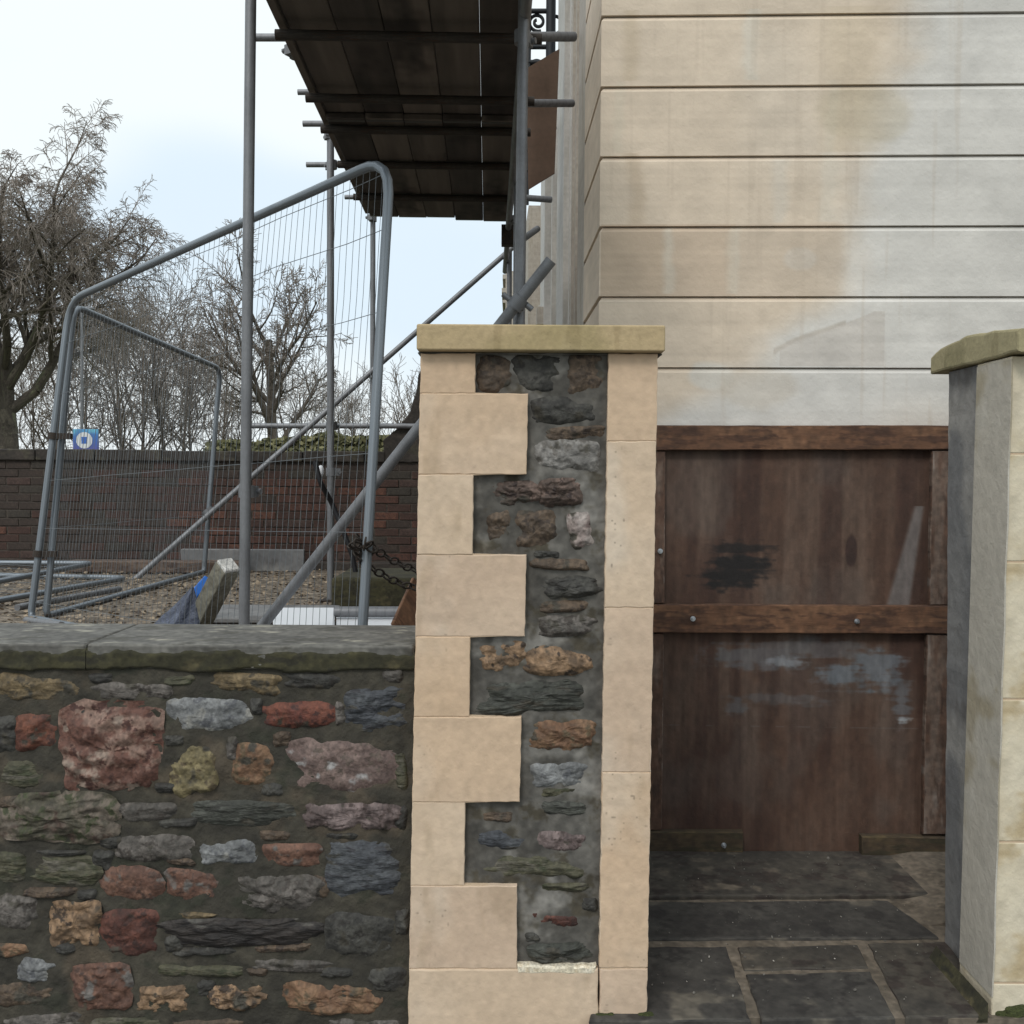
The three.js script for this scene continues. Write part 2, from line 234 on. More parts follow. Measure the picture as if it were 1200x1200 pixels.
// ---------------------------------------------------------------- low rubble boundary wall
{
  const w = thing('rubble_wall', 'low rubble stone wall with slate coping beside the stepped quoin pier', 'wall');
  const D = 2.93, xr = -0.287, xl = -3.4, ySoff = at(300, 784, D).y;
  mesh('wall_core', box(xl, xr, -0.1, ySoff, -3.30, -D - 0.03, 0.002), M.mortar, w);
  mesh('mortar', mortarSheet(xl, xr, -0.1, ySoff, -D - 0.002, 0.007, 0.008, 12), M.mortar, w);
  const list = [[45, 806, 100, 28, 'tan'], [156, 810, 88, 22, 'greyv'], [42, 858, 52, 44, 'red'], [3, 862, 32, 42, 'dark'], [133, 879, 114, 98, 'conglo', { H: 0.02, rough: 0.022 }], [246, 839, 86, 36, 'bluegrey', { rough: 0.005 }],
    [227, 902, 54, 52, 'yellow', { rough: 0.014 }], [22, 906, 56, 32, 'mossy'], [68, 958, 130, 54, 'mosscong', { H: 0.022, rough: 0.02 }], [177, 953, 62, 22, 'greyv'], [282, 955, 114, 30, 'greenlayer'], [288, 801, 80, 22, 'tan'],
    [368, 799, 76, 18, 'dark'], [349, 838, 86, 32, 'redbrick', { rot: 0.06 }], [442, 833, 74, 46, 'slateblue', { rough: 0.014 }], [458, 794, 24, 18, 'greyv'], [296, 899, 50, 52, 'orange'], [403, 898, 130, 56, 'pink'],
    [412, 957, 112, 30, 'purple', { rough: 0.02 }], [185, 993, 84, 32, 'greyv', { rough: 0.006 }], [266, 1000, 62, 26, 'bluegrey'], [71, 1021, 80, 36, 'mossy'], [12, 1018, 38, 38, 'mossy'], [153, 1036, 68, 42, 'redbrown'],
    [228, 1039, 68, 38, 'redbrown'], [18, 1069, 50, 38, 'greyv'], [89, 1083, 54, 50, 'tanrough', { rough: 0.02 }], [155, 1096, 64, 54, 'darkred', { rough: 0.008 }], [16, 1113, 46, 16, 'orange'], [288, 1094, 170, 34, 'black', { rough: 0.014 }],
    [222, 1073, 56, 8, 'tan'], [47, 1137, 50, 26, 'bluegrey'], [35, 1166, 78, 28, 'brown'], [119, 1157, 66, 54, 'redbrown', { rough: 0.018 }], [231, 1138, 98, 14, 'mossy'], [193, 1171, 62, 30, 'tanrough', { rough: 0.018 }],
    [343, 1003, 68, 28, 'redbrown', { rough: 0.004 }], [429, 1019, 84, 66, 'slateblue'], [328, 1049, 90, 40, 'greyv', { rough: 0.016 }], [426, 1097, 78, 48, 'dark'], [345, 1133, 90, 14, 'greyv'], [278, 1170, 68, 28, 'tanrough', { rough: 0.02 }],
    [388, 1170, 112, 34, 'orange', { rough: 0.02, rot: -0.1 }], [455, 1150, 40, 30, 'dark'], [120, 795, 30, 12, 'dark'], [205, 797, 40, 14, 'mossy'], [320, 925, 26, 16, 'dark'], [52, 1198, 90, 22, 'greyv'], [150, 1205, 80, 24, 'mossy'], [240, 1206, 80, 22, 'brown'], [330, 1210, 80, 24, 'dark'], [430, 1205, 80, 22, 'greyv'],
    [130, 988, 30, 18, 'dark'], [320, 980, 40, 12, 'brown'], [205, 868, 24, 12, 'dark'], [470, 905, 14, 40, 'mossy'], [60, 1046, 60, 12, 'brown'], [236, 1115, 70, 10, 'dark'], [210, 1010, 36, 9, 'brown'], [120, 1010, 22, 26, 'dark'], [272, 878, 14, 30, 'greyv'], [330, 868, 22, 18, 'brown'], [195, 925, 22, 14, 'dark'], [100, 1050, 24, 14, 'dark'], [375, 1040, 20, 26, 'brown'], [205, 1108, 20, 22, 'dark'], [330, 1112, 60, 9, 'brown'], [400, 1140, 40, 12, 'dark'], [300, 1140, 26, 12, 'brown'], [240, 1160, 22, 20, 'dark'], [75, 1112, 26, 12, 'dark'], [395, 980, 40, 9, 'dark'], [470, 960, 16, 30, 'dark'], [105, 838, 30, 14, 'dark'], [300, 830, 14, 22, 'dark'], [400, 836, 14, 30, 'greyv'], [10, 940, 30, 14, 'brown'], [210, 965, 40, 10, 'dark'], [70, 1000, 60, 8, 'dark'], [470, 1080, 16, 30, 'dark']];
  for (const a of list) rubble(a[0], a[1], a[2], a[3], a[4], D, w, a[5]);
  const r = rng(55), kinds = ['greyv', 'tan', 'mossy', 'redbrown', 'dark', 'brown', 'bluegrey', 'greenlayer', 'orange'];
  for (let y = 812; y < 1230; y += 42) { let x = -30 - r() * 20; while (x > -700) { const ww = 50 + r() * 70; rubble(x - ww / 2, y + r() * 8, ww, 24 + r() * 16, kinds[(r() * kinds.length) | 0], D, w); x -= ww + 14 + r() * 16; } }
  // slate coping slabs and the moss on their front edges
  const yt = at(300, 757, 2.9).y, joints = [xl - 0.02, -2.45, at(97, 757, 2.9).x, xr - 0.002];
  for (let i = 0; i < 3; i++) {
    const a = joints[i] + 0.0015, b = joints[i + 1] - 0.0015;
    mesh('coping_slab', new RoundedBoxGeometry(b - a, yt - ySoff, 0.41, 3, 0.010).translate((a + b) / 2, (yt + ySoff) / 2, -2.922 - 0.205), M.slate, w);
    w.children.at(-1).geometry = metreUV(w.children.at(-1).geometry);
    const g = mortarSheet(a - 0.001, b + 0.001, ySoff - 0.05, yt - 0.011, -2.9185, 0.006, 0.007, 70 + i, (x, y) => 0.03 * sstep(0.006, -0.006, y - (ySoff - 0.001 - 0.012 * (0.5 + fbm(x * 9 + 30, y * 3, 4)))) + 0.016 * sstep(-0.006, 0.006, y - (yt - 0.02 + 0.012 * fbm(x * 22 + 50, 3, 3)))); mesh('moss', g, M.moss, w);
  }
  rebase(w, V(-1.84, -0.1, -3.1));
}

// ---------------------------------------------------------------- gate pier with stepped quoins
{
  const w = thing('gate_pier', 'pale stone gate pier with stepped quoins around a dark rubble panel', 'gate pier', 'gate piers');
  const D = 2.88, p = (x, y) => { const q = at(x, y, D); return [q.x, q.y]; };
  const edgeL = (y) => 493 - (y - 412) * 15 / 788, edgeR = (y) => 771 - (y - 415) * 13 / 785, inR = (y) => 713 - (y - 415) * 11 / 720;
  const rows = [[414, 461, 557, 557], [461, 556, 619, 617], [556, 650, 555, 554], [650, 746, 617, 615], [746, 840, 551, 550], [840, 940, 611, 609], [940, 1038, 545, 544], [1038, 1135, 606, 606]];
  rows.forEach(([y0, y1, a, b], k) => { const g = slab(jag([p(edgeL(y1), y1 - 0.15), p(b, y1 - 0.15), p(a, y0 + 0.15), p(edgeL(y0), y0 + 0.15)], 0.02, 0.0013, 300 + k), 0.16, 0.003); g.translate(0, 0, -D + (k * 7 % 3) * 0.0008); mesh('quoin_stone', g, M.pier[k % 4], w); });
  [[414, 517], [517, 712], [712, 905], [905, 1134]].forEach(([y0, y1], k) => { const g = slab(jag([p(inR(y1), y1 - 0.15), p(edgeR(y1), y1 - 0.15), p(edgeR(y0), y0 + 0.15), p(inR(y0), y0 + 0.15)], 0.02, 0.0016, 330 + k), 0.16, 0.003); g.translate(0, 0, -D + (k % 2) * 0.0008); mesh('jamb_stone', g, M.pier[(k + 1) % 4], w); });
  { const g = slab(jag([p(edgeL(1300), 1300), p(701, 1300), p(701, 1135.5), p(edgeL(1135), 1135.5)], 0.03, 0.002, 350), 0.16, 0.005); g.translate(0, 0, -D + 0.003); mesh('base_stone', g, M.pier[2], w); }
  { const g = slab(jag([p(702.5, 1300), p(edgeR(1300), 1300), p(edgeR(1135), 1135.2), p(702.5, 1135.2)], 0.03, 0.002, 351), 0.16, 0.005); g.translate(0, 0, -D + 0.001); mesh('base_stone', g, M.pier[3], w); }
  { const g = slab(jag([p(606, 1141), p(697, 1141), p(699, 1131), p(650, 1133), p(606, 1130)], 0.02, 0.003, 352), 0.03, 0.006); g.translate(0, 0, -D + 0.004); mesh('mortar_ledge', g, mat({ map: palette([[198, 188, 166], [208, 199, 180], [176, 162, 138]], 354, 6, 6, 128, 0.2), b: bumpRough, bs: 0.004 }), w); }
  { // lime mortar in the joints, just behind the faces
    const o = []; rows.forEach(([y0, y1, a, b]) => { o.push(p(a - 2, y0 + 1), p(b - 2, y1 - 1)); }); const poly = [...o, p(606, 1137), p(698, 1137), p(698, 1190), p(edgeL(1190) + 2, 1190), p(edgeL(414) + 2, 415)].reverse();
    mesh('joint_mortar', slab(poly, 0.05, 0).translate(0, 0, -D - 0.0016), M.pierJoint, w); mesh('joint_mortar', slab([p(inR(1190) + 2, 1190), p(edgeR(1190) - 2, 1190), p(edgeR(416) - 2, 416), p(inR(416) + 2, 416)], 0.05, 0).translate(0, 0, -D - 0.0016), M.pierJoint, w);
  }
  const L = at(480, 900, D).x, Rt = at(763, 900, D).x;
  mesh('pier_core', box(L + 0.03, Rt - 0.03, -0.1, at(600, 411, D).y, -D - 0.46, -D - 0.05), M.mortarGrey, w);
  mesh('side_face', box(L + 0.015, L + 0.05, -0.1, at(600, 412, D).y, -D - 0.46, -D - 0.161), M.pier[1], w);
  mesh('side_face', box(Rt - 0.05, Rt - 0.012, -0.1, at(600, 412, D).y, -D - 0.46, -D - 0.161), M.pier[2], w);
  const P0 = at(540, 1145, D), P1 = at(716, 412, D);
  mesh('mortar', mortarSheet(P0.x, P1.x, P0.y, P1.y, -D - 0.022, 0.006, 0.008, 22), M.mortarGrey, w);
  const RD = D + 0.022;
  for (const a of [[580, 437, 42, 44, 'brown'], [634, 437, 62, 44, 'dark'], [688, 440, 42, 42, 'brown'], [665, 483, 78, 30, 'dark'], [672, 508, 70, 16, 'brown'], [664, 535, 72, 33, 'pale', { H: 0.02, rough: 0.007 }], [606, 578, 54, 28, 'congdark', { rough: 0.02 }],
    [655, 577, 46, 30, 'congdark', { rough: 0.02 }], [585, 618, 29, 41, 'brown', { rough: 0.014 }], [628, 622, 48, 44, 'brown', { rough: 0.014 }], [681, 622, 26, 45, 'palepink', { rot: 0.18, H: 0.018 }], [660, 660, 74, 14, 'brown'], [666, 688, 68, 25, 'dark', { rough: 0.016 }],
    [668, 710, 60, 13, 'brown'], [665, 732, 70, 24, 'greyv', { rough: 0.016 }], [586, 771, 52, 33, 'tanrough', { rough: 0.012 }], [654, 774, 68, 31, 'tanrough', { rough: 0.014 }], [626, 817, 124, 33, 'greenlayer', { rough: 0.018 }], [659, 862, 72, 34, 'orange', { rough: 0.016 }],
    [653, 908, 64, 28, 'bluegrey', { rough: 0.012 }], [656, 929, 48, 12, 'mossy'], [658, 947, 56, 17, 'greenlayer'], [580, 957, 42, 13, 'brown'], [585, 985, 66, 24, 'slateblue'], [660, 987, 64, 26, 'purple'], [624, 1015, 130, 28, 'mossy'], [655, 1041, 62, 13, 'mossy'], [655, 1080, 62, 18, 'darkred'], [656, 1118, 66, 26, 'greenlayer', { rough: 0.016 }], [625, 1098, 20, 12, 'dark'], [690, 1060, 20, 18, 'dark'], [640, 650, 30, 9, 'dark'], [632, 760, 20, 8, 'dark']])
    rubble(a[0], a[1], a[2], a[3], a[4], RD, w, a[5]);
  // cap slab
  const cD = 2.845, c0 = at(488, 410, cD), c1 = at(780, 381, cD);
  const cap = metreUV(new RoundedBoxGeometry(c1.x - c0.x, c1.y - c0.y, 0.56, 3, 0.006).translate((c0.x + c1.x) / 2, (c0.y + c1.y) / 2, -cD - 0.28)); mesh('cap_stone', cap, M.cap, w);
  mesh('bed_joint', box(L + 0.02, Rt + 0.02, at(600, 414, D).y - 0.002, c0.y - 0.001, -D - 0.46, -D - 0.006), M.mortarGrey, w);
  // moss at the foot
  for (const [x, y, s] of [[708, 1194, 16], [722, 1198, 14], [750, 1196, 12], [758, 1188, 10]]) { const q = at(x, y, D - 0.006), g = new THREE.IcosahedronGeometry(s * 0.0025, 3), pp = g.attributes.position; for (let i = 0; i < pp.count; i++) { const n = 1 + 0.35 * fbm(pp.getX(i) * 90 + 50, pp.getY(i) * 90 + 50, 3); pp.setXYZ(i, pp.getX(i) * n, pp.getY(i) * n * 0.7, pp.getZ(i) * n * 0.4); } g.computeVertexNormals(); g.translate(q.x, q.y - 0.01, q.z); mesh('moss_clump', g, M.mossBright, w); }
  rebase(w, V((L + Rt) / 2, -0.1, -3.1));
}

// ---------------------------------------------------------------- second pier: worn pale stone, cement render behind
{
  const w = thing('gate_pier', 'weathered pier with yellowed cap and grey cement render along the boarded gateway', 'gate pier', 'gate piers');
  const X = 1.448, F = -2.90, B = -3.115, XR = 2.2;
  const ys = [-0.1, 0.09, 0.52, 0.95, 1.36, 1.68, at(1190, 413, 2.86).y - 0.004];
  for (let k = 0; k < ys.length - 1; k++) {
    const lean = () => 0, g = metreUV(new RoundedBoxGeometry(XR - X, ys[k + 1] - ys[k] - 0.003, F - B, 2, 0.005));
    g.translate((X + XR) / 2 + lean((ys[k] + ys[k + 1]) / 2), (ys[k] + ys[k + 1]) / 2, (F + B) / 2);
    mesh('pier_stone', g, M.pierYellow, w);
    if (k) mesh('joint_mortar', box(X + 0.002, XR - 0.002, ys[k] - 0.006, ys[k] + 0.006, B + 0.002, F - 0.002, 0.001), M.pierJoint, w);
  }
  const top = ys.at(-1);
  { const o = []; for (let i = 0; i <= 12; i++) o.push([-F - 0.004 - 0.006 * (i % 2), 0.05 + (top - 0.06) * i / 12]); const g = slab([[-B - 0.004, 0.05], [-B - 0.004, top - 0.01], ...o.reverse()].map(([a, b]) => [a, b]).reverse(), 0.005, 0.001); g.rotateY(Math.PI / 2); g.translate(X + 0.002, 0, 0); mesh('lime_coat', metreUV(g), M.pierPale, w); }
  { const g = metreUV(slab(jag([[X + 0.062, -0.1], [XR, -0.1], [XR, top], [X + 0.016, top]], 0.05, 0.002, 400), 0.24, 0.004).translate(0, 0, B - 0.002)); mesh('cement_render', g, M.cement, w); }
  { const ya = at(1163, 1150, 2.9), yc = at(1185, 440, 2.9), k = (yc.x - ya.x) / (yc.y - ya.y), sh = new THREE.Matrix4().makeShear(0, 0, k, 0, 0, 0); for (const c of w.children) { c.geometry.applyMatrix4(sh); c.geometry.translate(ya.x - X - k * ya.y, 0, 0); } }   // the whole pier leans a little
  // worn cap: outline in plan height, extruded across
  const s = at(1190, 400, 2.86);
  const yb = at(1190, 413, 2.86).y, yT = at(1190, 386, 2.86).y;
  const prof = [[2.84, yb], [3.44, yb - 0.002], [3.44, yT - 0.012], [3.36, yT + 0.012], [3.18, yT + 0.028], [3.0, yT + 0.018], [2.84, yT]];
  const g = slab(jag(prof.map(([d, y]) => [d, y]), 0.05, 0.003, 410), 0.775, 0.008); g.rotateY(Math.PI / 2); // x -> -z, z -> x
  g.translate(XR + 0.03, 0, 0); mesh('cap_stone', metreUV(g), M.capMossy, w);
  // cement fillet and moss at the foot of the jamb
  const ff = new THREE.Shape([[0, 0], [0, 0.06], [-0.035, 0]].map((q) => new THREE.Vector2(...q)));
  const fg = new THREE.ExtrudeGeometry(ff, { depth: 0.36, bevelEnabled: false }); fg.translate(X - 0.016, -0.02, -3.24); mesh('foot_fillet', metreUV(fg), M.moss, w);
  for (const [z, h] of [[-2.905, 0.02], [-2.90, 0.05]]) { const q = new THREE.IcosahedronGeometry(0.034, 4), pp = q.attributes.position; for (let i = 0; i < pp.count; i++) { const n = 1 + 0.35 * fbm(pp.getX(i) * 70 + 50, pp.getY(i) * 70 + 50, 3); pp.setXYZ(i, pp.getX(i) * n, pp.getY(i) * n * 0.8, pp.getZ(i) * n * 0.4); } q.computeVertexNormals(); q.translate(X + 0.03 + h, -0.02 + h * 0.4, z); mesh('moss_clump', q, M.mossBright, w); }
  rebase(w, V(1.8, -0.1, -3.2));
}

// ---------------------------------------------------------------- gateway paving
{
  const f = new THREE.Group(); f.name = 'gateway_paving'; f.userData = { kind: 'structure' }; scene.add(f);
  mesh('joint_bed', box(0.2, 2.4, -0.15, -0.007, -4.4, -2.88, 0.002), M.joint, f);
  const gx = (x, y) => { const q = onLevel(x, y, 0); return [q.x, -q.z]; };
  const add = (pts, k, dy = 0) => { const g = slab(jag(pts.map(([x, y]) => gx(x, y)), 0.05, 0.004, 420 + k), 0.06, 0.007); g.rotateX(-Math.PI / 2); g.translate(0, dy, 0); mesh('flagstone', metreUV(g), M.flag[k % 2], f); };
  add([[700, 1110], [851, 1109], [880, 1196], [690, 1196]], 0, 0.002);
  add([[864, 1109], [1005, 1106], [1018, 1133], [872, 1136]], 1, -0.001);
  add([[874, 1141], [1020, 1138], [1049, 1192], [893, 1195]], 2, 0.001);
  add([[1017, 1105], [1112, 1103], [1160, 1190], [1061, 1191]], 3, 0);
  add([[700, 1058], [1040, 1056], [1100, 1099], [695, 1101]], 4, 0.004);
  add([[705, 1000], [1150, 1000], [1150, 1051], [700, 1053]], 5, 0.012);
  { const r = rng(640), g = new THREE.IcosahedronGeometry(1, 0), N = 260, im = new THREE.InstancedMesh(g, mat({ color: 0xffffff }), N), o = new THREE.Object3D(), c = new THREE.Color();
    for (let i = 0; i < N; i++) { const z = -2.95 - r() * 1.15; o.position.set(0.45 + r() * 1.05, 0.006 + (z < -3.75 ? 0.012 : 0.002), z); o.rotation.set(r() * 6, r() * 6, r() * 6); const k = 0.0012 + 0.004 * r() * r() * r(); o.scale.set(k * (1 + r()), k * 0.6, k * (1 + r())); o.updateMatrix(); im.setMatrixAt(i, o.matrix); const v = r() < 0.1 ? 0.35 : 0.06 + 0.12 * r(); im.setColorAt(i, c.setRGB(v, v * 0.93, v * 0.82)); }
    im.name = 'grit'; im.userData = { kind: 'stuff' }; f.add(im); }
  // sloping cement haunch along the side of the passage
  const h = new THREE.Shape([[0, -0.01], [0.5, -0.01], [0.5, 0.035], [0.2, 0.03]].map((q) => new THREE.Vector2(...q))), g = new THREE.ExtrudeGeometry(h, { depth: 0.66, bevelEnabled: false }); g.translate(1.50, 0, -4.15); mesh('cement_haunch', metreUV(g), M.joint, f);
}

// ---------------------------------------------------------------- the house
const TH = 1.39 * Math.PI / 180, CT = Math.cos(TH), ST = Math.sin(TH);
const Q = (q, s, y) => V(q * CT - s * ST, y, -q * ST - s * CT);          // q across, s along the side of the house
const corner = Q(0.467, 4.2, 0), FA = -2 * Math.PI / 180, fdir = V(Math.cos(FA), 0, -Math.sin(FA)), fnor = V(Math.sin(FA), 0, Math.cos(FA)).multiplyScalar(1);
fnor.set(-fdir.z, 0, fdir.x); // outward, towards the street
const onFront = (px, py, out = 0) => { const p = onPlane(px, py, corner.clone().addScaledVector(fnor, out), fnor); return [p.clone().sub(corner).dot(fdir), p.y]; };
{
  const w = thing('stone_house', 'pale ashlar stone house with grooved courses behind the scaffold', 'house');
  const rowPx = [[-150, -64], [-64, 18], [18, 101], [101, 183], [183, 265], [265, 347], [347, 430], [430, 498]];
  const facadeMap = tex(1024, 1024, (u, v) => {                          // u -1.2..2.6 m along the wall, v 1.7..4.7 m; stains, fillings and cleaned stone
    const X = -1.2 + u * 3.8, Y = 1.7 + v * 3.0, x = 700 + X * 273.8, y = 560 - (Y - 1.6) * 273.8;
    const n = fbm(u * 9, v * 9, 5, 256, 256, 3), f = fbm(u * 40, v * 40, 3, 256, 256, 8), big = fbm(u * 4 + 7, v * 4, 3, 256, 256, 14);
    const warm = [204, 188, 169], cool = [201, 197, 191];   // damp tan staining with its own outline against the cleaned stone, as the photograph shows
    const edge = 1075 - (y - 20) * 0.36 + n * 60 + f * 30 + (y > 350 ? -(y - 350) * 0.9 : 0);
    let c = mix3(warm, cool, sstep(-60, 40, x - edge + f * 40)); c = mix3(c, mix3(warm, cool, 0.45), 0.5 * sstep(0.1, 0.5, big));
    const row = (a, b) => y > a && y < b && x > 702;
    const blob = (cx, cy, wx, wy, col, k) => { const d = Math.hypot((x - cx) / wx, (y - cy) / wy) + n * 0.5 + f * 0.12; c = mix3(c, col, k * sstep(1.1, 0.75, d)); };
    const strip = (cx, wd, y0, y1, col, k) => { if (row(y0, y1)) c = mix3(c, col, 0.7 * k * sstep(wd * 1.7, wd * 0.2, Math.abs(x - cx + n * 12 + f * 5))); };
    if (row(265, 347) && x < 995) { c = mix3(c, x < 778 ? [180, 160, 139] : x < 857 ? [186, 167, 147] : [189, 173, 155], 0.75 * sstep(995, 975, x + n * 14)); }
    strip(778, 6, 267, 345, [200, 192, 178], 0.8); strip(857, 6, 267, 345, [198, 189, 174], 0.8); strip(875, 7, 20, 100, [200, 194, 182], 0.8); strip(735, 9, 20, 100, [172, 154, 128], 0.45); strip(741, 9, 183, 265, [172, 152, 128], 0.5);
    strip(724, 6, 101, 183, [198, 188, 170], 0.6); strip(967, 6, 101, 183, [198, 189, 174], 0.7); strip(908, 9, 190, 263, [200, 194, 184], 0.6); strip(965, 10, 183, 262, [198, 192, 180], 0.6); strip(990, 30, 18, 183, [180, 164, 138], 0.4);
    blob(1000, 140, 60, 34, [178, 166, 142], 0.35); blob(830, 440, 36, 20, [204, 200, 192], 0.7); blob(880, 452, 50, 30, [190, 178, 162], 0.4); blob(930, 305, 22, 16, [194, 186, 176], 0.5);
    { const cy = 408 - (x - 905) * 0.42 + n * 10; if (x > 903 && x < 985 && row(360, 425)) c = mix3(c, [170, 160, 148], 0.55 * sstep(5, 1, Math.abs(y - cy))); if (x > 910 && x < 1030 && y > cy && row(365, 428)) c = mix3(c, [184, 175, 166], 0.5); }
    const drip = fbm(u * 120, v * 5, 4, 512, 512, 27); c = mix3(c, [172, 157, 140], 0.2 * sstep(0.22, 0.6, drip + 0.25 * big)); const b = (1 + 0.05 * n + 0.05 * f + 0.03 * fbm(u * 3, v * 160, 2, 512, 512, 19));
    return [c[0] * b, c[1] * b, c[2] * b];
  }, 3.8, 3.0);
  facadeMap.offset.set(1.2 / 3.8, -1.7 / 3.0); facadeMap.wrapS = facadeMap.wrapT = THREE.MirroredRepeatWrapping;
  const mWall = mat({ map: facadeMap, b: bumpFine, bs: 0.003 });
  const pathPt = [corner.clone().addScaledVector(fdir, 3.4), corner.clone(), Q(0.467, 5.27, 0)];
  const sdir = pathPt[2].clone().sub(corner).normalize(), snor = V(sdir.z, 0, -sdir.x);    // outward to the left
  if (snor.x > 0) snor.negate();
  const mitre = fnor.clone().add(snor).multiplyScalar(1 / (1 + fnor.dot(snor)));
  function course(y0, y1, sideLen) {                       // one course wrapping the corner: sharp lower arris, chamfered upper one
    const prof = [[-0.03, y0], [0, y0], [0, y1 - 0.024], [-0.013, y1 - 0.005], [-0.03, y1 - 0.005]], pos = [], uv = [];
    const end = corner.clone().addScaledVector(sdir, sideLen);
    const st = [[corner.clone().addScaledVector(fdir, 3.4), fnor, 3.4], [corner, mitre, 0], [end, snor, -sideLen]];
    const P = (k, j) => { const [p, n] = st[k]; return p.clone().addScaledVector(n, prof[j][0]).setY(prof[j][1]); };
    const quad = (A, B, C, D, us) => { [A, B, C, A, C, D].forEach((q) => pos.push(q.x, q.y, q.z)); [0, 1, 2, 0, 2, 3].forEach((i) => uv.push(us[i], [A, B, C, D][i].y)); };
    for (let k = 0; k < 2; k++) for (let j = 0; j < prof.length - 1; j++) quad(P(k + 1, j), P(k, j), P(k, j + 1), P(k + 1, j + 1), [st[k + 1][2], st[k][2], st[k][2], st[k + 1][2]]);
    for (let j = 1; j < prof.length - 2; j++) { const A = P(2, 0), B = P(2, j), C = P(2, j + 1); [A, C, B].forEach((q) => { pos.push(q.x, q.y, q.z); uv.push(-sideLen, q.y); }); }
    const g = new THREE.BufferGeometry(); g.setAttribute('position', new THREE.Float32BufferAttribute(pos, 3)); g.setAttribute('uv', new THREE.Float32BufferAttribute(uv, 2)); g.computeVertexNormals(); return g;
  }
  const Y = (px) => onFront(702, px)[1];
  for (const [a, b] of rowPx) mesh('stone_course', course(Y(b), Y(a), 0.70), mWall, w);
  const y0 = Y(498), yTop = Y(-150) + 2.6;
  mesh('upper_wall', course(Y(-150), yTop, 0.70), mWall, w);
  // plain margin at the end of the side, wall core, recessed bays
  const quadBox = (q0, q1, s0, s1, ya, yb, m, name) => { const g = new THREE.BoxGeometry(q1 - q0, yb - ya, s1 - s0); g.translate((q0 + q1) / 2, (ya + yb) / 2, -(s0 + s1) / 2); metreUV(g); const gg = metreUV(g); gg.rotateY(TH); return mesh(name, gg, m, w); };
  M.stonePlain = mat({ map: ashlar([166, 158, 148], [172, 164, 153], [158, 149, 138], 430), b: bumpFine, bs: 0.003 });
  M.stoneDull = mat({ map: ashlar([138, 127, 117], [145, 134, 124], [130, 118, 108], 432), b: bumpFine, bs: 0.003 });
  M.paint = mat({ map: ashlar([180, 176, 170], [187, 183, 177], [172, 166, 158], 434), roughness: 0.6 });
  quadBox(0.469, 0.62, 4.9, 5.27, 0.7, yTop, M.stonePlain, 'wall_margin');
  { // core behind the courses
    const a = corner.clone().addScaledVector(fnor, -0.0165).addScaledVector(snor, -0.0165), g = box(0, 3.4, y0 + 0.002, yTop, -0.3, 0, 0.001); g.rotateY(FA); g.translate(a.x, 0, a.z); mesh('wall_core', g, M.stoneDull, w);
    quadBox(0.497, 0.75, 4.3, 5.0, 0.0, yTop, M.stoneDull, 'wall_core');
    quadBox(0.50, 3.4, 4.6, 7.9, yTop + 0.001, yTop + 0.25, M.stonePlain, 'roof_parapet');
    const j = box(0, 0.5, -0.1, y0 - 0.002, -0.3, 0, 0.001); j.rotateY(FA); j.translate(a.x, 0, a.z); mesh('door_jamb', j, M.stoneDull, w);
    const j2 = box(1.75, 3.4, -0.1, y0 - 0.002, -0.3, 0, 0.001); j2.rotateY(FA); j2.translate(a.x, 0, a.z); mesh('door_jamb', j2, M.stoneDull, w);
    const dk = box(0.5, 1.75, -0.1, y0 - 0.002, -0.6, -0.3, 0.001); dk.rotateY(FA); dk.translate(a.x, 0, a.z); mesh('doorway_back', dk, M.stoneDull, w);
  }
  quadBox(0.60, 3.3, 5.28, 7.4, 0.7, yTop, M.stoneDull, 'side_wall');
  quadBox(0.545, 0.60, 6.3, 6.36, 0.7, yTop - 0.1, M.stonePlain, 'window_moulding');
  quadBox(0.535, 0.64, 7.2, 7.9, 0.7, yTop - 0.05, M.paint, 'window_pilaster');
  quadBox(0.56, 0.66, 6.75, 6.8, 0.7, yTop - 0.1, M.stonePlain, 'window_moulding'); quadBox(0.575, 0.66, 6.85, 6.95, 0.7, yTop - 0.1, M.paint, 'window_moulding'); quadBox(0.565, 0.66, 7.0, 7.08, 0.7, yTop - 0.1, M.paint, 'window_moulding');
  quadBox(0.51, 0.66, 8.1, 8.2, 1.0, 4.9, M.paint, 'window_moulding');
  quadBox(0.62, 3.3, 7.4, 17, 0.7, 4.94, M.stonePlain, 'side_wall');
  quadBox(0.50, 0.64, 9.0, 9.7, 0.7, 4.9, M.paint, 'window_pilaster');
  quadBox(0.47, 0.64, 12.0, 13.2, 0.7, 4.9, M.stonePlain, 'window_pilaster');
  for (const [s0, s1] of [[8.25, 8.95], [9.8, 11.9]]) quadBox(0.6, 0.632, s0, s1, 1.4, 3.6, mat({ color: 0x2b3138, roughness: 0.15 }), 'window_pane');
  for (const s of [10.3, 10.9, 11.4]) quadBox(0.57, 0.61, s, s + 0.05, 1.4, 3.6, M.paint, 'glazing_bar');
  // consoles, small carved brackets down the window surround
  for (let k = 0; k < 5; k++) quadBox(0.44, 0.5, 9.1 + (k % 2) * 0.3, 9.25 + (k % 2) * 0.3, 1.7 + k * 0.33, 1.86 + k * 0.33, M.stonePlain, 'carved_bracket');
  rebase(w, corner.clone());
}

// retaining wall of the yard beside the gateway
tag(mesh('retaining_wall', box(0.2, 0.36, -0.1, 0.98, -4.2, -3.345), M.mortarGrey), 'cement retaining wall behind the stepped quoin pier', 'wall');

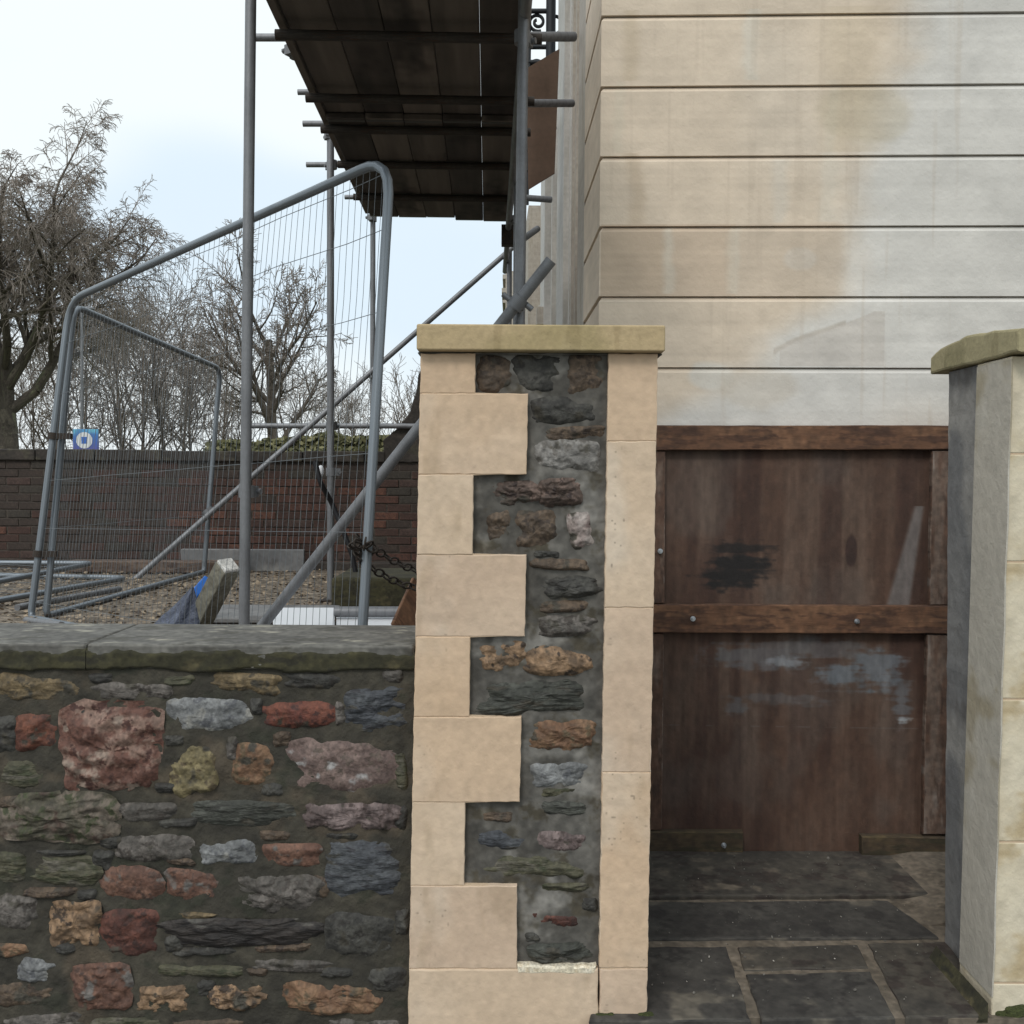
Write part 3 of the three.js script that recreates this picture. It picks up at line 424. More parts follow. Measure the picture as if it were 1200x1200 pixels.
// ---------------------------------------------------------------- boarded gateway (plywood on timber rails)
{
  const w = thing('plywood_hoarding', 'brown plywood hoarding on bolted timber rails closing the gateway', 'hoarding');
  const pts = (a) => a.map(([x, y]) => onFront(x, y, 0.02));
  const plyMap = tex(1024, 1024, (u, v) => {                             // over px 700..1180, 480..1020: weathered ply, black paint blot, pale blue paint smears
    const x = 700 + u * 480, y = 1020 - v * 540, n = fbm(u * 14, v * 5, 5, 256, 256, 5), st = fbm(u * 60, v * 3, 4, 256, 256, 9), f = fbm(u * 90, v * 60, 2, 256, 256, 2), s2 = fbm(u * 16 + 4, v * 2.4, 4, 256, 256, 12);
    let c = mix3([84, 61, 49], [100, 80, 68], sstep(-0.35, 0.45, n * 0.7 + st * 0.35)); c = mix3(c, [58, 37, 30], 0.6 * sstep(0.0, 0.4, s2)); c = mix3(c, [100, 91, 85], 0.35 * sstep(0.1, 0.4, fbm(u * 7 + 3, v * 5, 4, 256, 256, 33)));
    const e = fbm(u * 46, v * 90, 3, 256, 256, 21), sc = fbm(u * 8, v * 120, 3, 256, 256, 23);
    const bl = (cx, cy, wx, wy) => sstep(1.35, 0.5, Math.hypot((x - cx) / wx, (y - cy) / wy) + e * 0.6 + sc * 0.55);
    c = mix3(c, [26, 23, 23], 0.96 * Math.max(bl(862, 656, 34, 14), bl(858, 672, 36, 16), 0.8 * bl(865, 641, 40, 8)));
    c = mix3(c, [54, 36, 32], 0.8 * sstep(1, 0.7, Math.hypot((x - 999) / 9, (y - 642) / 24) + n * 0.3));
    { const t = (y - 590) / 118; if (t > 0 && t < 1) { const l = 1072 - t * 32, r = 1082 - t * 15; c = mix3(c, [118, 112, 110], 0.85 * sstep(l - 3, l + 4, x) * sstep(r + 4, r - 2, x)); } }
    const bp = [118, 134, 148];
    c = mix3(c, bp, 0.62 * Math.max(bl(985, 785, 28, 16), bl(1030, 778, 32, 24), 0.7 * bl(900, 765, 60, 14), 0.6 * bl(950, 755, 90, 12), 0.7 * bl(1062, 815, 10, 26), 0.6 * bl(865, 822, 14, 9), 0.45 * bl(920, 815, 50, 7)));
    c = mix3(c, [168, 176, 182], 0.8 * bl(1064, 836, 10, 4)); c = mix3(c, [160, 168, 176], 0.5 * bl(925, 770, 28, 5));
    if (Math.abs(y - 845.5) < 0.8) c = mix3(c, [104, 98, 95], 0.4 * sstep(-0.1, 0.3, e));
    const b = 0.92 * (1 + 0.12 * f + 0.1 * st); return [c[0] * b, c[1] * b, c[2] * b];
  });
  const A = onFront(700, 1020, 0.0), B = onFront(1180, 480, 0.0); plyMap.repeat.set(1 / (B[0] - A[0]), 1 / (B[1] - A[1])); plyMap.offset.set(-A[0] / (B[0] - A[0]), -A[1] / (B[1] - A[1]));
  const mPly = mat({ map: plyMap, b: bumpFine, bs: 0.003, roughness: 0.8 });
  const add = (name, p, out, thick, m, k, bev = 0.004) => { const g = slab(jag(p, 0.08, 0.0012, 500 + k), thick, bev); g.translate(0, 0, out); return mesh(name, g, m, w); };
  add('plywood_sheet', pts([[735, 1004], [1150, 1008], [1150, 724], [735, 724]]), 0.018, 0.016, mPly, 1, 0.001);
  add('plywood_sheet', pts([[735, 723], [1150, 723], [1150, 500], [735, 500]]), 0.0195, 0.016, mPly, 2, 0.001);
  add('top_rail', pts([[742, 528], [1150, 527], [1150, 499], [742, 499]]), 0.058, 0.037, M.timber[0], 3);
  add('middle_rail', pts([[742, 740], [1150, 741], [1150, 709], [742, 707]]), 0.06, 0.039, M.timber[0], 4);
  add('stile', pts([[742, 706], [778, 706], [779, 529], [742, 529]]), 0.048, 0.028, M.timberV, 5); add('stile', pts([[742, 970], [775, 970], [777, 741.5], [742, 741.5]]), 0.048, 0.029, M.timberV, 6);
  add('stile', pts([[1086, 708], [1150, 708], [1150, 528.5], [1089, 528.5]]), 0.05, 0.03, M.timberV, 7); add('stile', pts([[1078, 975], [1150, 975], [1150, 742.5], [1083, 742.5]]), 0.05, 0.031, M.timberV, 8);
  add('bottom_block', pts([[742, 1003], [869, 1004], [869, 971], [742, 971]]), 0.062, 0.042, M.timber[2], 9); add('bottom_block', pts([[1006, 1006], [1150, 1009], [1150, 978], [1006, 976]]), 0.064, 0.044, M.timber[2], 10);
  for (const [x, y, o] of [[774, 646, 0.05], [812, 725, 0.06], [1004, 728, 0.06], [848, 990, 0.062]]) {
    const [u, yy] = onFront(x, y, 0.06), g = mergeGeometries([new THREE.CylinderGeometry(0.011, 0.011, 0.004, 14).rotateX(Math.PI / 2), new THREE.CylinderGeometry(0.0085, 0.0085, 0.012, 6).rotateX(Math.PI / 2).translate(0, 0, 0.006), new THREE.CylinderGeometry(0.005, 0.005, 0.022, 8).rotateX(Math.PI / 2).translate(0, 0, 0.012)]);
    g.translate(u, yy, o + 0.002); mesh('bolt', g, M.bolt, w);
  }
  w.rotation.y = FA; w.position.copy(corner);
}

// ---------------------------------------------------------------- scaffold
{
  const w = thing('scaffold', 'tube scaffold with a dark board platform along the side of the house', 'scaffold');
  const r = 0.0242, H = EYE + 2.12;
  const T = (name, a, b, m = M.galv, rr = r) => mesh(name, rod(a, b, rr, 14), m, w);
  const clampG = mergeGeometries([new THREE.CylinderGeometry(0.035, 0.035, 0.055, 14), new THREE.BoxGeometry(0.05, 0.05, 0.05).translate(0.035, 0, 0), new THREE.CylinderGeometry(0.009, 0.009, 0.07, 8).rotateX(Math.PI / 2).translate(0.05, 0, 0), new THREE.CylinderGeometry(0.014, 0.014, 0.016, 6).rotateX(Math.PI / 2).translate(0.05, 0, 0.035)]);
  const coupler = (p, ry = 0, rz = 0) => { const o = mesh('coupler', clampG, M.galvDark, w); o.position.copy(p); o.rotation.set(0, ry, rz); return o; };
  // outer and inner standards
  for (const [s, top] of [[4.42, 7.4], [6.72, 7.2], [9.15, 7.0]]) {
    const a = s < 5 ? at(285.5, 742, 4.42).setY(0.752) : Q(-1.075, s, 0.752), b = s < 5 ? at(294, -10, 4.42) : Q(-1.075, s, top);
    T('standard', a, s < 5 ? b.clone().addScaledVector(b.clone().sub(a).normalize(), 3) : b, s < 5 ? M.galv : M.galvDark);
    mesh('base_plate', new THREE.BoxGeometry(0.15, 0.012, 0.15).translate(a.x, 0.757, a.z), M.steelRustShade, w);
  }
  T('standard', at(606, 420, 4.32).setY(0.752), at(616, -180, 4.32), M.galv);
  T('standard', Q(0.185, 6.72, 0.752), Q(0.185, 6.72, 7.2), M.galvDark); T('standard', Q(0.185, 9.15, 0.752), Q(0.185, 9.15, 7.0), M.galvDark);
  // boards: five wide, two lengths lapped, each a plank with end hoops
  const plank = (q, s0, s1, y, k) => { const g = metreUV(new RoundedBoxGeometry(0.2243, 0.038, s1 - s0, 2, 0.009)); const o = mesh('board', g, M.board[k % 3], w); const c = Q(q, (s0 + s1) / 2, y); o.position.copy(c); o.rotation.y = TH; for (const e of [-1, 1]) { const h = mesh('end_hoop', new THREE.BoxGeometry(0.218, 0.042, 0.03), M.hoop, o); h.position.z = e * ((s1 - s0) / 2 - 0.03); } };
  for (let k = 0; k < 5; k++) { const q = -0.842 + k * 0.2255; plank(q, 2.6, 5.96, H + 0.019 + (k % 2) * 0.002, k); plank(q, 5.80, 7.95 + [0, 0.02, 0, 0.09, 0.1][k], H - 0.022 + (k % 2) * 0.003, k + 1); }
  // toe board on the outer edge, edge boards at the far end
  { const g = metreUV(new RoundedBoxGeometry(0.038, 0.214, 5.2, 1, 0.004)); const o = mesh('toe_board', g, M.board[0], w); o.position.copy(Q(-0.976, 5.35, H + 0.09)); o.rotation.y = TH; }
  // transoms under and ledgers beside the platform
  for (const s of [4.66, 5.42, 5.90, 6.55, 7.30]) T('transom', Q(-1.0, s, H - 0.068), Q(0.24, s, H - 0.068), M.steelRustShade);  // dark tone instead of galvanised: shade below the boards put into the colour
  T('ledger', Q(0.150, 3.6, H - 0.118), Q(0.150, 9.6, H - 0.118), M.galvDark);
  // upper transoms that stick out past the edge, and the rail that carries them
  for (const [px0, px1, py, s] of [[297, 360, 44, 6.3], [349, 420, 108, 8.6], [355, 430, 145, 8.1], [359, 470, 193, 9.2], [404, 470, 231, 10.6]]) T('transom', at(px0, py, s), at(px1 + 60, py, s), M.galvDark);
  T('ledger', Q(-1.13, 5.9, EYE + 2.88), Q(-1.13, 11.2, EYE + 2.88), M.galvDark);
  T('guard_rail', at(290, 499, 8.95), at(640, 499.5, 8.95), M.galvDark);
  // braces
  const b1a = at(155, 682, 8.05), b1b = at(603, 288, 9.1); T('brace', b1a, b1b, M.galv);
  const b2a = at(306, 735, 4.6), b2b = at(646, 305, 4.2); T('brace', b2a, b2b, M.galvDark, 0.0255);
  { const m0 = b2a.clone().lerp(b2b, 0.895), dv = b2b.clone().sub(b2a).normalize(); mesh('coupler', mergeGeometries([rod(m0.clone().addScaledVector(dv, -0.028), m0.clone().addScaledVector(dv, 0.028), 0.037, 14), new THREE.BoxGeometry(0.05, 0.05, 0.09).translate(m0.x, m0.y, m0.z - 0.04), new THREE.CylinderGeometry(0.012, 0.012, 0.05, 8).rotateZ(0.9).translate(m0.x - 0.045, m0.y + 0.02, m0.z), new THREE.CylinderGeometry(0.014, 0.014, 0.03, 6).rotateZ(0.9).translate(m0.x + 0.05, m0.y - 0.02, m0.z)]), M.galvDark, w); } coupler(at(388, 553, 6.7), 0.4); coupler(at(243, 601, 8.3), 0, 0.7);
  // ties to the house
  T('tie_tube', at(596, 43, 5.0), at(673, 43, 5.25), M.galvDark); T('tie_tube', at(597, 121, 6.1), at(671, 121, 6.4), M.galvDark); T('tie_tube', at(598, 149, 7.6), at(650, 150, 7.9), M.galv); T('tie_tube', at(604, 231, 7.6), at(646, 234, 7.7), M.galv); T('tie_tube', at(612, 281, 7.3), at(630, 268, 7.5), M.galvDark);
  for (const [x, y, s] of [[612, 44, 4.35], [604, 122, 6.7], [604, 150, 6.75], [391, 160, 6.7], [437, 256, 9.1], [347, 62, 5.2], [404, 172, 6.6], [600, 258, 7.7], [596, 232, 7.7], [389, 193, 6.72], [388, 499, 6.75], [437, 231, 9.1], [437, 440, 9.1], [289, 576, 4.45]]) coupler(at(x, y, s), x * 0.7);
  mesh('end_block', box(-0.06, 0.06, -0.14, 0.02, -0.05, 0.05).translate(...Q(0.155, 7.98, H - 0.11).toArray()), M.steelRustShade, w);
  rebase(w, Q(-0.45, 6.5, 0.75));
}
// plywood sheet hung across between the scaffold and the house
{
  const c = at(634, 138, 7.15), p = [[617, 80], [655.5, 57], [650, 203], [619, 222]].map(([x, y]) => { const q = at(x, y, 7.15); return [q.x, q.y]; }).reverse();
  const g = slab(p, 0.018, 0.002); g.translate(0, 0, -7.15);
  tag(mesh('hung_board', metreUV(g), mat({ map: ashlar([92, 73, 60], [86, 67, 54], [98, 80, 68], 520), b: bumpFine, bs: 0.001 })), 'brown plywood sheet hung between the scaffold poles and the house', 'board');
}
// wrought iron verandah screen on the side of the house
{
  const w = thing('iron_screen', 'black wrought iron verandah screen with scrolls beside the upper house wall', 'ironwork');
  const s = 8.35, B = (name, x0, y0, x1, y1, rr = 0.02) => mesh(name, rod(at(x0, y0, s), at(x1, y1, s), rr, 6), M.iron, w);
  B('upright', 646, -40, 645, 96, 0.046); B('upright', 598.5, -40, 597, 262, 0.02); B('upright', 622, -40, 618, 240, 0.014);
  for (const y of [13, 55, 73, 104, 142, 176, 200]) B('crossbar', 596, y, 648, y, 0.02);
  const scroll = (cx, cy, r0, dir, turns = 1.5) => { const pts = []; for (let k = 0; k <= 40; k++) { const t = k / 40, a = dir * t * turns * 2 * Math.PI + 1.2, rr = r0 * (1 - 0.75 * t); pts.push(at(cx + Math.cos(a) * rr, cy + Math.sin(a) * rr, s + 0.02)); } mesh('scroll', pipe(pts, 0.014, 6, 60), M.iron, w); };
  scroll(630, 26, 11, 1); scroll(628, 78, 9, -1); scroll(648, 26, 14, -1, 0.6); scroll(602, 92, 7, 1); scroll(603, 125, 6, -1); scroll(602, 160, 6, 1); scroll(602, 188, 5, -1); scroll(602, 210, 5, 1);
  const p = at(622, 100, s); rebase(w, V(p.x, 0.75, p.z));
}
// carved stone corner of the next house
{
  const w = thing('far_house', 'pale carved stone house corner with moulded bands seen past the scaffold brace', 'house');
  const d = 26, s = d / FPX, add = (name, x0, x1, y0, y1, t) => { const a = at(x0, y1, d), b = at(x1, y0, d); mesh(name, box(a.x, b.x, a.y, b.y, -d - t, -d + 0.01 * t), M.stonePlain, w); };
  add('wall', 592, 640, 318, 420, 3); add('cornice', 589, 640, 322, 327, 3.2); add('parapet', 593, 600, 304, 317.5, 1.0); add('moulding', 588, 640, 338, 343, 3.4); add('moulding', 589, 640, 352, 355, 3.3); add('ground_storey', 592, 640, 420.5, 600, 3);
  rebase(w, V(0.2, 0.9, -27));
}

// ---------------------------------------------------------------- temporary fence panels
function fencePanel(TL, TR, BR, BL, rad, label, o = {}) {
  const w = thing('fence_panel', label, 'fence panel', 'temporary steel fence panels');
  const P = [BL, TL, TR, BR], pts = [], rr = o.r ?? 0.0205;
  for (let i = 0; i < 4; i++) { const p = P[i], a = P[(i + 3) % 4].clone().sub(p).normalize(), b = P[(i + 1) % 4].clone().sub(p).normalize(), R0 = i === 0 || i === 3 ? 0.02 : rad; const A = p.clone().addScaledVector(a, R0), B = p.clone().addScaledVector(b, R0); const n = 7; for (let k = 0; k <= n; k++) { const t = k / n; pts.push(A.clone().multiplyScalar((1 - t) * (1 - t)).addScaledVector(p, 2 * t * (1 - t)).addScaledVector(B, t * t)); } }
  const dense = []; for (let i = 0; i < pts.length; i++) { const a = pts[i], b = pts[(i + 1) % pts.length], n = Math.max(1, Math.ceil(a.distanceTo(b) / 0.15)); for (let k = 0; k < n; k++) dense.push(a.clone().lerp(b, k / n)); }
  mesh('frame', new THREE.TubeGeometry(new THREE.CatmullRomCurve3(dense, true, 'catmullrom', 0.0), dense.length * 2, rr, 10, true), M.fence, w);
  const at2 = (u, v) => { const a = TL.clone().lerp(TR, u), b = BL.clone().lerp(BR, u); return b.lerp(a, v); };
  const nrm = TR.clone().sub(TL).cross(BL.clone().sub(TL)).normalize(), sag = (u, v) => at2(u, v).addScaledVector(nrm, 0.012 * Math.sin(u * 19) * Math.sin(v * 6));
  const g = [], N = o.n ?? 66, W0 = o.wire ?? 0.0011;
  for (let i = 1; i < N; i++) { const u = i / N, tp = u > 0.97 || u < 0.03 ? 0.965 : 0.992; for (let k = 0; k < 4; k++) g.push(rod(sag(u, 0.008 + (tp - 0.008) * k / 4), sag(u, 0.008 + (tp - 0.008) * (k + 1) / 4), W0, 4)); }
  for (const v of [0.05, 0.28, 0.43, 0.70, 0.86, 0.97]) for (let k = 0; k < 12; k++) g.push(rod(sag(0.01 + 0.98 * k / 12, v), sag(0.01 + 0.98 * (k + 1) / 12, v), W0 * 1.5, 4));
  const m = mesh('wire_mesh', mergeGeometries(g), M.wire, w); m.userData.kind = 'stuff';
  for (const v of o.clamps ?? []) { const p = at2(0, v), d = at2(0, v + 0.03).sub(p).normalize(); mesh('clamp', mergeGeometries([rod(p.clone().addScaledVector(d, -0.02), p.clone().addScaledVector(d, 0.02), 0.031, 12), new THREE.BoxGeometry(0.12, 0.035, 0.03).translate(p.x + 0.05, p.y, p.z)]), M.steelRustShade, w); }
  const c = BL.clone().lerp(BR, 0.5); return rebase(w, c);
}
fencePanel(at(82, 352, 5.9), at(458, 183, 4.05), at(421, 800, 3.88), at(36, 724, 5.78), 0.17, 'tall leaning mesh fence panel with rounded top chained beside the stepped pier', { clamps: [0.57, 0.2] });
fencePanel(at(86, 358, 6.0), at(258, 432, 8.35), at(239, 670, 8.3), at(54, 722, 5.82), 0.11, 'mesh fence panel running back to the brick wall from the leaning panel');
{ // panels lying flat on the gravel
  const y = 0.775, flat = (x0, z0, ang, dy, label) => { const c = V(x0, y + dy, z0), a = V(-Math.cos(ang), 0, Math.sin(ang)), b = V(Math.sin(ang), 0.0, Math.cos(ang)); fencePanel(c.clone(), c.clone().addScaledVector(a, 3.0), c.clone().addScaledVector(a, 3.0).addScaledVector(b, 1.8).setY(y + dy + 0.02), c.clone().addScaledVector(b, 1.8).setY(y + dy + 0.02), 0.12, label, { n: 40 }); };
  flat(-3.5, -8.2, 0.03, 0.09, 'mesh fence panel lying on top of the flat pile on the gravel');
  flat(-3.1, -7.9, -0.12, 0.0, 'mesh fence panel lying at the bottom of the flat pile on the gravel');
}
{ // loose tube at the foot of the leaning panels
  tag(mesh('loose_tube', rod(at(31, 727, 5.7), at(72, 733, 5.2), 0.021, 12), M.galv), 'short loose steel tube at the foot of the leaning panels', 'tube');
  tag(mesh('loose_tube', rod(onLevel(140, 690, 0.79), onLevel(20, 712, 0.79), 0.021, 12), M.galvDark), 'dull steel tube lying across the gravel beneath the panels', 'tube');
  tag(mesh('loose_tube', rod(onLevel(392, 717, 0.85), onLevel(486, 717, 0.85), 0.03, 12), M.galv), 'steel tube lying on the white sheets behind the low wall', 'tube');
}

// ---------------------------------------------------------------- brick boundary wall at the back of the yard
{
  const w = thing('brick_wall', 'old sooty brick wall closing the yard behind the fence panels', 'wall');
  const D = 9, yb = 0.75, xr = -0.45, xl = -5.15, cH = 0.075, bl = 0.225, topY = at(200, 541, D).y;
  mesh('joint_core', box(-9.5, 0.3, 0.7, topY + 0.005, -D - 0.3, -D - 0.006, 0.001), M.brickJoint, w);
  const r = rng(77), geo = [0, 1, 2].map((k) => metreUV(new RoundedBoxGeometry([0.214, 0.216, 0.211][k], 0.066, 0.1, 1, 0.006))), half = new RoundedBoxGeometry(0.1, 0.064, 0.1, 1, 0.006), far = [];
  const rows = Math.floor((topY - yb) / cH);
  for (let j = 0; j < rows; j++) {
    const y = topY - (j + 0.5) * cH;
    for (let i = 0; i < 42; i++) {
      const x = 0.2 - i * bl - (j % 2) * bl / 2, patch = fbm((x + 9) * 1.6, (y + 3) * 3, 3, 256, 256, 5);
      const dark = y > topY - 0.16 || (patch < -0.05), m = M.brick[dark ? [2, 3, 2, 0][(r() * 4) | 0] : [0, 1, 4, 5, 1, 0][(r() * 6) | 0]], z = -D - 0.05 + (r() - 0.5) * 0.008;
      if (x < xl || x > xr) { const g = geo[0].clone(); g.translate(x, y, z); far.push(g); continue; }
      const o = mesh('brick', geo[(r() * 3) | 0], m, w); o.position.set(x, y + (r() - 0.5) * 0.004, z); o.rotation.z = (r() - 0.5) * 0.015;
    }
  }
  const st = mesh('brickwork', mergeGeometries(far), M.brick[0], w); st.userData.kind = 'stuff';
  // dark coping, stones of uneven length
  let x = -9.4; while (x < at(448, 520, D).x) { const L = 0.5 + r() * 0.25, e = Math.min(x + L, at(452, 520, D).x); mesh('coping_stone', box(x + 0.003, e - 0.003, topY + 0.004, at(200, 527 + r() * 1.5, D).y, -D - 0.32, -D + 0.03, 0.012), M.soot, w); x += L; if (e < x) break; }
  // swept ramp up to the higher wall by the house
  const pp = [[449, 700], [640, 700], [640, 400], [500, 415], [490, 440], [487, 462], [480, 484], [468, 500], [449, 516]].map(([a, b]) => { const q = at(a, b, D - 0.01); return [q.x, q.y]; });
  const P2 = [pp[0], ...pp.slice(1)].map(([a, b]) => [a, b]); P2[0][1] = topY + 0.004; P2[1][1] = topY + 0.004;
  const g = slab(jag(P2, 0.06, 0.006, 530), 0.3, 0.01); g.translate(0, 0, -D + 0.02); mesh('ramped_coping', g, M.soot, w);
  mesh('plinth', box(-9.4, xr + 0.6, 0.745, 0.82, -D - 0.02, -D + 0.12, 0.01), M.soot, w);
  rebase(w, V(-3, 0.75, -9.15));
}
// hedge of ivy behind the wall top
{
  const w = thing('ivy_hedge', 'yellow green ivy growing along the top of the brick wall', 'hedge');
  const r = rng(91), g = [], a = at(245, 520, 9.5), b = at(462, 520, 9.5);
  const leaf = new THREE.CircleGeometry(0.02, 5);
  for (let i = 0; i < 8000; i++) { const t = r(), x = a.x + (b.x - a.x) * t, hgt = 0.24 * Math.min(1, 0.35 + 0.75 * Math.sin(Math.min(1, t * 1.25 + 0.1) * 1.57)) * (0.82 + 0.3 * fbm(x * 4 + 30, 2, 3)); const h = r() * hgt, q = leaf.clone(); q.scale(0.7 + r() * 0.7, 0.7 + r() * 0.7, 1); q.rotateX((r() - 0.7) * 1.8); q.rotateY((r() - 0.5) * 2.4); q.translate(x, 1.80 + h, -9.33 - r() * 0.5 + (h < 0.08 ? 0 : -0.05)); const v = r(), c = mix3([0.07, 0.075, 0.03], [0.22, 0.205, 0.10], v * v); const cc = new Float32Array(q.attributes.position.count * 3); for (let k = 0; k < cc.length; k += 3) cc.set(c, k); q.setAttribute('color', new THREE.BufferAttribute(cc, 3)); g.push(q); }
  const m = mesh('foliage', mergeGeometries(g), new THREE.MeshStandardMaterial({ vertexColors: true, roughness: 0.8, side: THREE.DoubleSide }), w); m.userData.kind = 'stuff';
  const st = []; for (let i = 0; i < 24; i++) { const x = a.x + (b.x - a.x) * (i + r()) / 24; st.push(rod(V(x, 0.95, -9.55 - r() * 0.2), V(x + (r() - 0.5) * 0.3, 1.98, -9.5 - r() * 0.2), 0.008, 5)); } mesh('stems', mergeGeometries(st), M.bark, w);
  rebase(w, V((a.x + b.x) / 2, 0.95, -9.6));
}

// ---------------------------------------------------------------- things lying in the yard
{
  // leaf litter
  const r = rng(133), leaf = new THREE.BufferGeometry(), P = [], I = []; const pts = [[0, -0.5, 0], [0.32, -0.15, 0.08], [0.26, 0.25, 0.12], [0, 0.55, 0.02], [-0.26, 0.22, 0.1], [-0.3, -0.18, 0.06], [0, 0, 0]];
  for (const p of pts) P.push(p[0], p[2], p[1]); for (let i = 0; i < 6; i++) I.push(6, (i + 1) % 6, i); leaf.setAttribute('position', new THREE.Float32BufferAttribute(P, 3)); leaf.setIndex(I); leaf.computeVertexNormals();
  const N = 11000, im = new THREE.InstancedMesh(leaf, new THREE.MeshStandardMaterial({ color: 0xffffff, roughness: 0.9, side: THREE.DoubleSide }), N), o = new THREE.Object3D(), c = new THREE.Color();
  for (let i = 0; i < N; i++) { o.position.set(-6.4 + r() * 6.2, 0.752 + r() * 0.02, -3.5 - r() * 5.3); o.rotation.set((r() - 0.5) * 0.9, r() * 6.3, (r() - 0.5) * 0.9); o.scale.setScalar(0.016 + r() * 0.026); o.updateMatrix(); im.setMatrixAt(i, o.matrix); const t = r(); const k = mix3([0.12, 0.085, 0.055], [0.32, 0.25, 0.175], t); im.setColorAt(i, c.setRGB(...(r() < 0.15 ? [0.06, 0.045, 0.035] : k))); }
  im.name = 'leaf_litter'; im.userData = { label: 'tan dead leaves scattered over the yard gravel', category: 'leaves', kind: 'stuff' }; im.castShadow = im.receiveShadow = true; scene.add(im);
}
function bar(a, b, w, h, twist = 0) { const L = a.distanceTo(b), g = metreUV(new RoundedBoxGeometry(w, L, h, 2, 0.008)); g.rotateY(twist); g.applyQuaternion(new THREE.Quaternion().setFromUnitVectors(V(0, 1, 0), b.clone().sub(a).normalize())); const c = a.clone().lerp(b, 0.5); g.translate(c.x, c.y, c.z); return g; }
{
  const w = thing('concrete_post', 'leaning grey concrete post with a broken pale end', 'post');
  const a = at(214, 768, 5.25), b = at(267, 664, 4.98), up = b.clone().sub(a).normalize();
  mesh('shaft', bar(a, b, 0.098, 0.095, 0.95), M.concrete, w); mesh('broken_end', bar(b.clone().addScaledVector(up, -0.004), b.clone().addScaledVector(up, 0.018), 0.09, 0.087, 0.95), M.concretePale, w);
  rebase(w, a.clone());
  tag(mesh('blue_strip', bar(at(214, 712, 5.35), at(244, 678, 5.5), 0.05, 0.03, 0.3), M.blue), 'bright blue plastic strip beside the leaning concrete post', 'plastic strip');
  // slumped tarpaulin
  const g = new THREE.ConeGeometry(0.16, 0.30, 40, 14), p = g.attributes.position; for (let i = 0; i < p.count; i++) { const x = p.getX(i), y = p.getY(i), z = p.getZ(i), an = Math.atan2(z, x), n = 1 + 0.16 * Math.sin(an * 5 + y * 9) + 0.22 * fbm(x * 12 + 30, y * 12 + z * 9 + 30, 3); p.setXYZ(i, x * n + (y + 0.15) * 0.32, y, z * n); } g.computeVertexNormals(); const q = at(205, 742, 5.1); g.translate(q.x, 0.75 + 0.13, q.z);
  tag(mesh('tarpaulin', g, M.tarp), 'crumpled slate blue tarpaulin at the foot of the concrete post', 'tarpaulin');
}
{
  const sheetAt = (x0, x1, ya, yb, y, label) => { const p = [[x0, yb], [x1, yb], [x1, ya], [x0, ya]].map(([a, b]) => { const q = onLevel(a, b, y); return [q.x, -q.z]; }); const g = slab(p, 0.02, 0.003); g.rotateX(-Math.PI / 2); g.translate(0, y, 0); tag(mesh('white_sheet', g, M.white), label, 'sheet'); };
  sheetAt(320, 392, 712, 760, 0.83, 'white flat sheet lying behind the low wall under the scaffold brace'); sheetAt(394, 480, 722, 760, 0.81, 'white flat sheet lying under a steel tube behind the low wall');
  const kerb = onLevel(392, 716, 0.75), e = onLevel(500, 716, 0.75);
  tag(mesh('stone_plinth', metreUV(new RoundedBoxGeometry(1.5, 0.22, 0.7, 2, 0.03).translate(kerb.x + 0.72, 0.85, kerb.z - 0.38)), M.moss), 'mossy stone block in the yard beside the stepped pier', 'stone block');
  tag(mesh('brown_board', bar(at(470, 745, 4.6), at(494, 690, 4.9), 0.16, 0.02, 0.9), M.timber[0]), 'brown timber board leaning behind the stepped pier', 'board');
  tag(mesh('grey_slab', metreUV(new RoundedBoxGeometry(1.1, 0.2, 0.06, 2, 0.01).translate(-2.4, 0.85, -8.75)), M.cement), 'grey slab leaning against the foot of the brick wall', 'slab');
  tag(mesh('grey_slab', metreUV(new RoundedBoxGeometry(0.9, 0.03, 0.6, 2, 0.01).translate(onLevel(300, 720, 0.78).x, 0.785, onLevel(300, 720, 0.78).z)), M.cement), 'flat grey slab under the outer scaffold pole', 'slab');
  tag(mesh('timber_sleeper', metreUV(new RoundedBoxGeometry(1.5, 0.1, 0.2, 2, 0.012).translate(-3.1, 0.81, -8.55)), M.timber[1]), 'weathered timber lying along the foot of the brick wall', 'timber');
}
